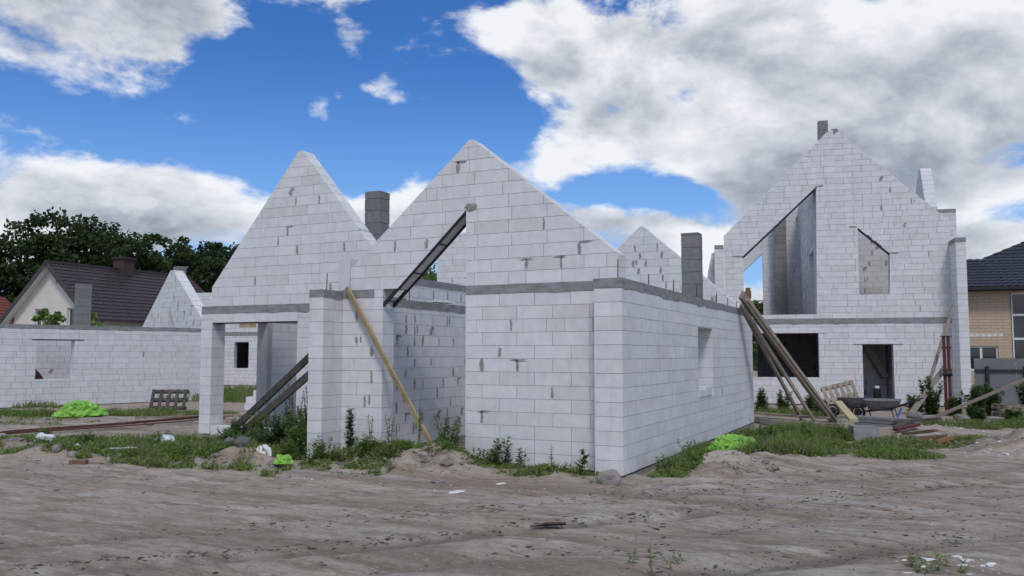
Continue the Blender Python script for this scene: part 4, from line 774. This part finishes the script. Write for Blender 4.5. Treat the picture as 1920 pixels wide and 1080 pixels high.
for cx, cy, rx, ry, n_, h in PATCH:
    n_ = int(n_ * 2.2)
    r_ = np.sqrt(rn.random(n_)) ; a = rn.random(n_) * 6.283; x = cx + rx * r_ * np.cos(a); y = cy + ry * r_ * np.sin(a); k = fbm(x * 1.6, y * 1.6, 91, 3) + .25 > rn.random(n_) * .9 - .35; k &= ~((x > -4.25) & (x < -3.74) & (y > 11.6) & (y < 22.4)) & ~((y > 11.97) & (y < 12.4) & (x < -3.9) & (x > -6.55))
    bx.append(x[k]); by.append(y[k]); bh.append(h * (.45 + .75 * rn.random(k.sum())) * (1.1 - .5 * r_[k]))
bx, by, bh = map(np.concatenate, (bx, by, bh)); bz = ground(bx, by)[0]; nb = len(bx)
an = rn.random(nb) * 6.283; ln = bh * (.2 + .7 * rn.random(nb)); wd = .002 + .004 * rn.random(nb) + .00022 * np.hypot(bx, by); a2 = rn.random(nb) * 6.283
tx, ty = np.cos(an) * ln, np.sin(an) * ln; sx, sy = np.cos(a2) * wd, np.sin(a2) * wd
bh = bh * (.7 + .5 * np.clip(.5 + fbm(bx * 2.3, by * 2.3, 97, 2), 0, 1.2)); V = np.stack([np.stack([bx - sx, by - sy, bz - .02], -1), np.stack([bx + sx, by + sy, bz - .02], -1), np.stack([bx + tx * .4 + sx * .8, by + ty * .4 + sy * .8, bz + bh * .65], -1), np.stack([bx + tx * .4 - sx * .8, by + ty * .4 - sy * .8, bz + bh * .65], -1), np.stack([bx + tx, by + ty, bz + bh * .95], -1)], 1).reshape(-1, 3)
ix = np.arange(nb)[:, None] * 5; F = np.concatenate([ix + np.array([0, 1, 2, 3])], 1); F2 = ix + np.array([3, 2, 4])
sel = rn.random(nb) < .5; lx, ly, lz = (np.repeat(q[sel], 2) for q in (bx, by, bz)); lh = np.repeat(bh[sel], 2); nl = len(lx); lx = lx + rn.normal(0, .04, nl); ly = ly + rn.normal(0, .04, nl); lz = lz + lh * rn.random(nl) * .7
u_ = rn.normal(0, 1, (nl, 3)); u_[:, 2] *= .45; u_ /= np.linalg.norm(u_, axis=1)[:, None]; v_ = np.cross(u_, rn.normal(0, 1, (nl, 3)) * .4 + np.array([0, 0, 1.])); v_ /= np.linalg.norm(v_, axis=1)[:, None]; ls = (.018 + .03 * rn.random((nl, 1))); pc = np.stack([lx, ly, lz], -1)
V2 = np.stack([pc - u_ * ls, pc + v_ * ls * .5, pc + u_ * ls, pc - v_ * ls * .5], 1).reshape(-1, 3); F3 = np.arange(nl * 4).reshape(-1, 4) + len(V); V = np.concatenate([V, V2])
gme = D.meshes.new('grass'); gme.from_pydata(V.tolist(), [], F.tolist() + F2.tolist() + F3.tolist()); gme.materials.append(grassm); tag(link('grass', gme), 'green grass and low weeds around the block walls', 'grass', kind='stuff')
# ground litter: soil clods, pebbles, white crumbs
def litter(name, n_, areas, rs, m, label, seed, flat=.6):
    r0 = random.Random(seed); mb = MB(); protos = []
    for k in range(6): q_ = MB(); lump(q_, (0, 0, 0), 1., k * 2.3 + seed, 1, .95); protos.append((np.array(q_.v), q_.f))
    for i in range(n_):
        cx, cy, rx, ry, kind = r0.choice(areas)
        if kind == 'r': a = r0.uniform(-rx, rx); q = cy + r0.gauss(0, ry); x, y = -4.88 + a * RX - q * RY, 6.62 + a * RY + q * RX
        else: t_ = r0.uniform(0, 6.283); r_ = math.sqrt(r0.random()); x, y = cx + rx * r_ * math.cos(t_), cy + ry * r_ * math.sin(t_)
        if (-4.4 < x < -3.6 and y > 11.6) or (y > 11.9 and x < -3.6 and x > -9.3): continue
        s_ = rs[0] * (rs[1] / rs[0]) ** (r0.random() ** 2.6); v, f = r0.choice(protos); c, sn = math.cos(t0 := RD + r0.gauss(0, .6)), math.sin(t0); sz = np.array([s_ * r0.uniform(.8, 2.2), s_ * r0.uniform(.5, 1.), s_ * flat * r0.uniform(.5, 1.2)]); w_ = v * sz
        p = np.stack([w_[:, 0] * c - w_[:, 1] * sn + x, w_[:, 0] * sn + w_[:, 1] * c + y, w_[:, 2] + gz_fast(x, y) + s_ * flat * .3], -1); mb.add(p.tolist(), f)
    return tag(mb.build(name, m), label, 'litter', kind='stuff')
gxi = gx; gyi = gy
def gz_fast(x, y):
    i = min(max(int(np.searchsorted(gxi, x)) - 1, 0), nx - 2); j = min(max(int(np.searchsorted(gyi, y)) - 1, 0), ny - 2); return float(Z[j, i])
litter('soil_clods', 12000, [(0, .05, 9, .09, 'r'), (0, .05, 9, .09, 'r'), (0, .1, 9, .12, 'r'), (0, 1.15, 9, .12, 'r'), (0, 1.2, 9, .2, 'r'), (0, -2.3, 6, .13, 'r'), (0, -2.2, 6, .2, 'r'), (0, -1.0, 9, .25, 'r'), (-7., 11.3, 1.2, .7, 'e'), (-2.7, 13.3, .8, .9, 'e'), (-11.5, 10.5, 2.5, .6, 'e'), (-6, 9, 7, 2, 'e'), (-1, 12, 2.5, 3, 'e'), (1.7, 17.8, .9, .9, 'e')], (.004, .028), soilclod, 'dark soil clods strewn over the dirt road', 3, .32)
litter('pebbles', 900, [(-6, 9, 8, 2.5, 'e'), (-1, 12, 3, 3.5, 'e'), (-13, 10, 3, 1, 'e'), (-7, 11, 2, .6, 'e')], (.005, .022), stone, 'small pale pebbles on the dirt road', 5, .7)
litter('foam_crumbs', 300, [(.7, 18.5, .9, .9, 'e'), (.9, 17.2, .8, .5, 'e'), (.3, 19.5, .8, .9, 'e'), (-16.5, 16.5, 2.2, 1.2, 'e'), (-13.5, 11.2, 2, .9, 'e'), (.2, 7.9, .6, .5, 'e'), (.3, 22.8, 1.2, 1., 'e'), (-9, 10.2, 5, .8, 'e')], (.008, .055), foam, 'white foam and block crumbs scattered on the ground', 9, .45)
litter('rubble', 420, [(-12, 10.3, 2.6, .5, 'e'), (-7.2, 11.2, 1.3, .5, 'e'), (-2.7, 13.2, .8, 1., 'e'), (-14.5, 10.2, 1.5, .7, 'e'), (.4, 20.2, 1.0, 1.6, 'e'), (1.6, 17.8, .9, .9, 'e'), (-10, 10.6, 1.5, .35, 'e'), (-17, 16, 2.5, 1.2, 'e'), (0., 23.5, 1.5, .8, 'e')], (.015, .09), stone, 'broken stones and dirt lumps along the foot of the walls', 15, .6)
for k, (x, y, a, l_, w_) in enumerate([(.25, 20.4, -40, .9, .05), (.45, 19.6, -55, .8, .22), (.62, 19.0, -48, .7, .12)]):
    tag(plank('foam_strip', (x, y, gz(x, y) + .06), (x + l_ * math.cos(R(a)) * .6, y + l_ * math.sin(R(a)), gz(x, y) + .02), w_, .03, foam, ('long thin', 'wide', 'short')[k] + ' white foam strip beside the scrap heap', 'foam strip'))
# ------------------------------------------------------------------ trees
def tree(x, y, H, rad, label, seed, m=leafd, base=-.1, n_cl=150, per=64, lf=.30, group=None, low=.28, name='oak_tree'):
    r0 = np.random.default_rng(seed); rt = empty(name, (x, y, base), 0, label, 'tree', group); tk = MB(); tk.tube([(0, 0, 0), (.1, 0, H * .3), (0, .1, H * .62), (.1, 0, H * .85)], [H * .022, H * .017, H * .010, H * .003], 8); cs = []
    while len(cs) < n_cl:
        p = r0.uniform(-1, 1, 3)
        if np.linalg.norm(p) < 1:
            rr = np.linalg.norm(p); 
            if r0.random() < .25 + .75 * rr: cs.append(p)
    cs = np.array(cs); env = 1 + .28 * vn(cs[:, 0] * 2.2 + seed, cs[:, 2] * 2.2 + cs[:, 1] * 1.7, seed)
    cen = np.stack([cs[:, 0] * rad * env, cs[:, 1] * rad * env, H * (low + (1 - low) * .5) + cs[:, 2] * H * (1 - low) * .5 * (.9 + .12 * env)], -1)
    for k in range(0, n_cl, 9): a = cen[k] * np.array([.1, .1, 1]); a[2] = max(H * .2, cen[k][2] - .28 * np.hypot(*cen[k][:2]) - H * .08); tk.tube([tuple(a), tuple((a + cen[k]) / 2 + np.array([0, 0, .1])), tuple(cen[k])], [H * .007, H * .005, H * .0015], 5)
    tk.build('trunk', bark, rt); n_ = n_cl * per; C_ = np.repeat(cen, per, 0); o = r0.normal(0, 1, (n_, 3)); o /= np.linalg.norm(o, axis=1)[:, None]; sz = np.repeat(rad * .20 * (.6 + .8 * r0.random(n_cl)), per)[:, None]
    C_ = C_ + o * sz * (r0.random((n_, 1)) ** .45) * np.array([1.15, 1.15, .7]); a = r0.normal(0, 1, (n_, 3)); a /= np.linalg.norm(a, axis=1)[:, None]; b_ = np.cross(a, r0.normal(0, 1, (n_, 3))); b_ /= np.linalg.norm(b_, axis=1)[:, None] + 1e-6; s_ = lf * (.5 + .8 * r0.random((n_, 1)))
    V = np.stack([C_ - a * s_ * .5, C_ + b_ * s_ * .32, C_ + a * s_ * .5, C_ - b_ * s_ * .32], 1).reshape(-1, 3); mm = D.meshes.new('crown'); mm.from_pydata(V.tolist(), [], np.arange(n_ * 4).reshape(-1, 4).tolist()); mm.materials.append(m); link('crown', mm, rt)
for k, (x, y, H_, rad, lb) in enumerate([(-66.5, 42.5, 10.4, 4.2, 'leftmost dark oak cut by the left picture edge'), (-65.2, 45.0, 12.0, 3.8, 'dark oak just left of the brown roof ridge'), (-63.8, 47.6, 13.3, 4.3, 'tallest dark oak above the gable of the brown roofed cottage'), (-62.5, 51.0, 13.4, 4.2, 'broad dark oak above the middle of the brown roof'),
                                        (-61.3, 54.2, 12.6, 3.7, 'dark oak behind the brown roof chimney'), (-61.0, 58.6, 12.5, 4.2, 'dark oak above the right end of the brown roof'), (-59.9, 62.6, 12.7, 4.4, 'rightmost dark oak touching the left block gable'), (-70.5, 57.5, 14., 5., 'distant dark oak standing behind the row of oaks')]):
    tree(x, y, H_, rad, lb, 40 + k, group='oaks behind the brown roofed cottage', n_cl=130, per=70, lf=.42, low=.22)
tree(-31.1, 51.7, 8.2, 3.6, 'green tree top seen under the sloping steel lintel', 61, leafdk, n_cl=90, lf=.34)
tree(-8.2, 51.5, 5.0, 2.0, 'small dark tree seen through the big sloping opening', 62, leafdk, n_cl=80, lf=.28); tree(-7.1, 45.5, 3.0, 1.5, 'small green tree behind the tall house window', 63, leafm, n_cl=60, lf=.2)
for k, (x, y, h) in enumerate([(-38.6, 28.0, 4.0), (-36.6, 27.2, 3.85), (-35.6, 28.4, 3.7)]): tree(x, y, h, .9, ('left', 'middle', 'right')[k] + ' garden shrub showing above the low block wall', 70 + k, leafm, n_cl=40, per=40, lf=.26, low=.1, name='garden_shrub')
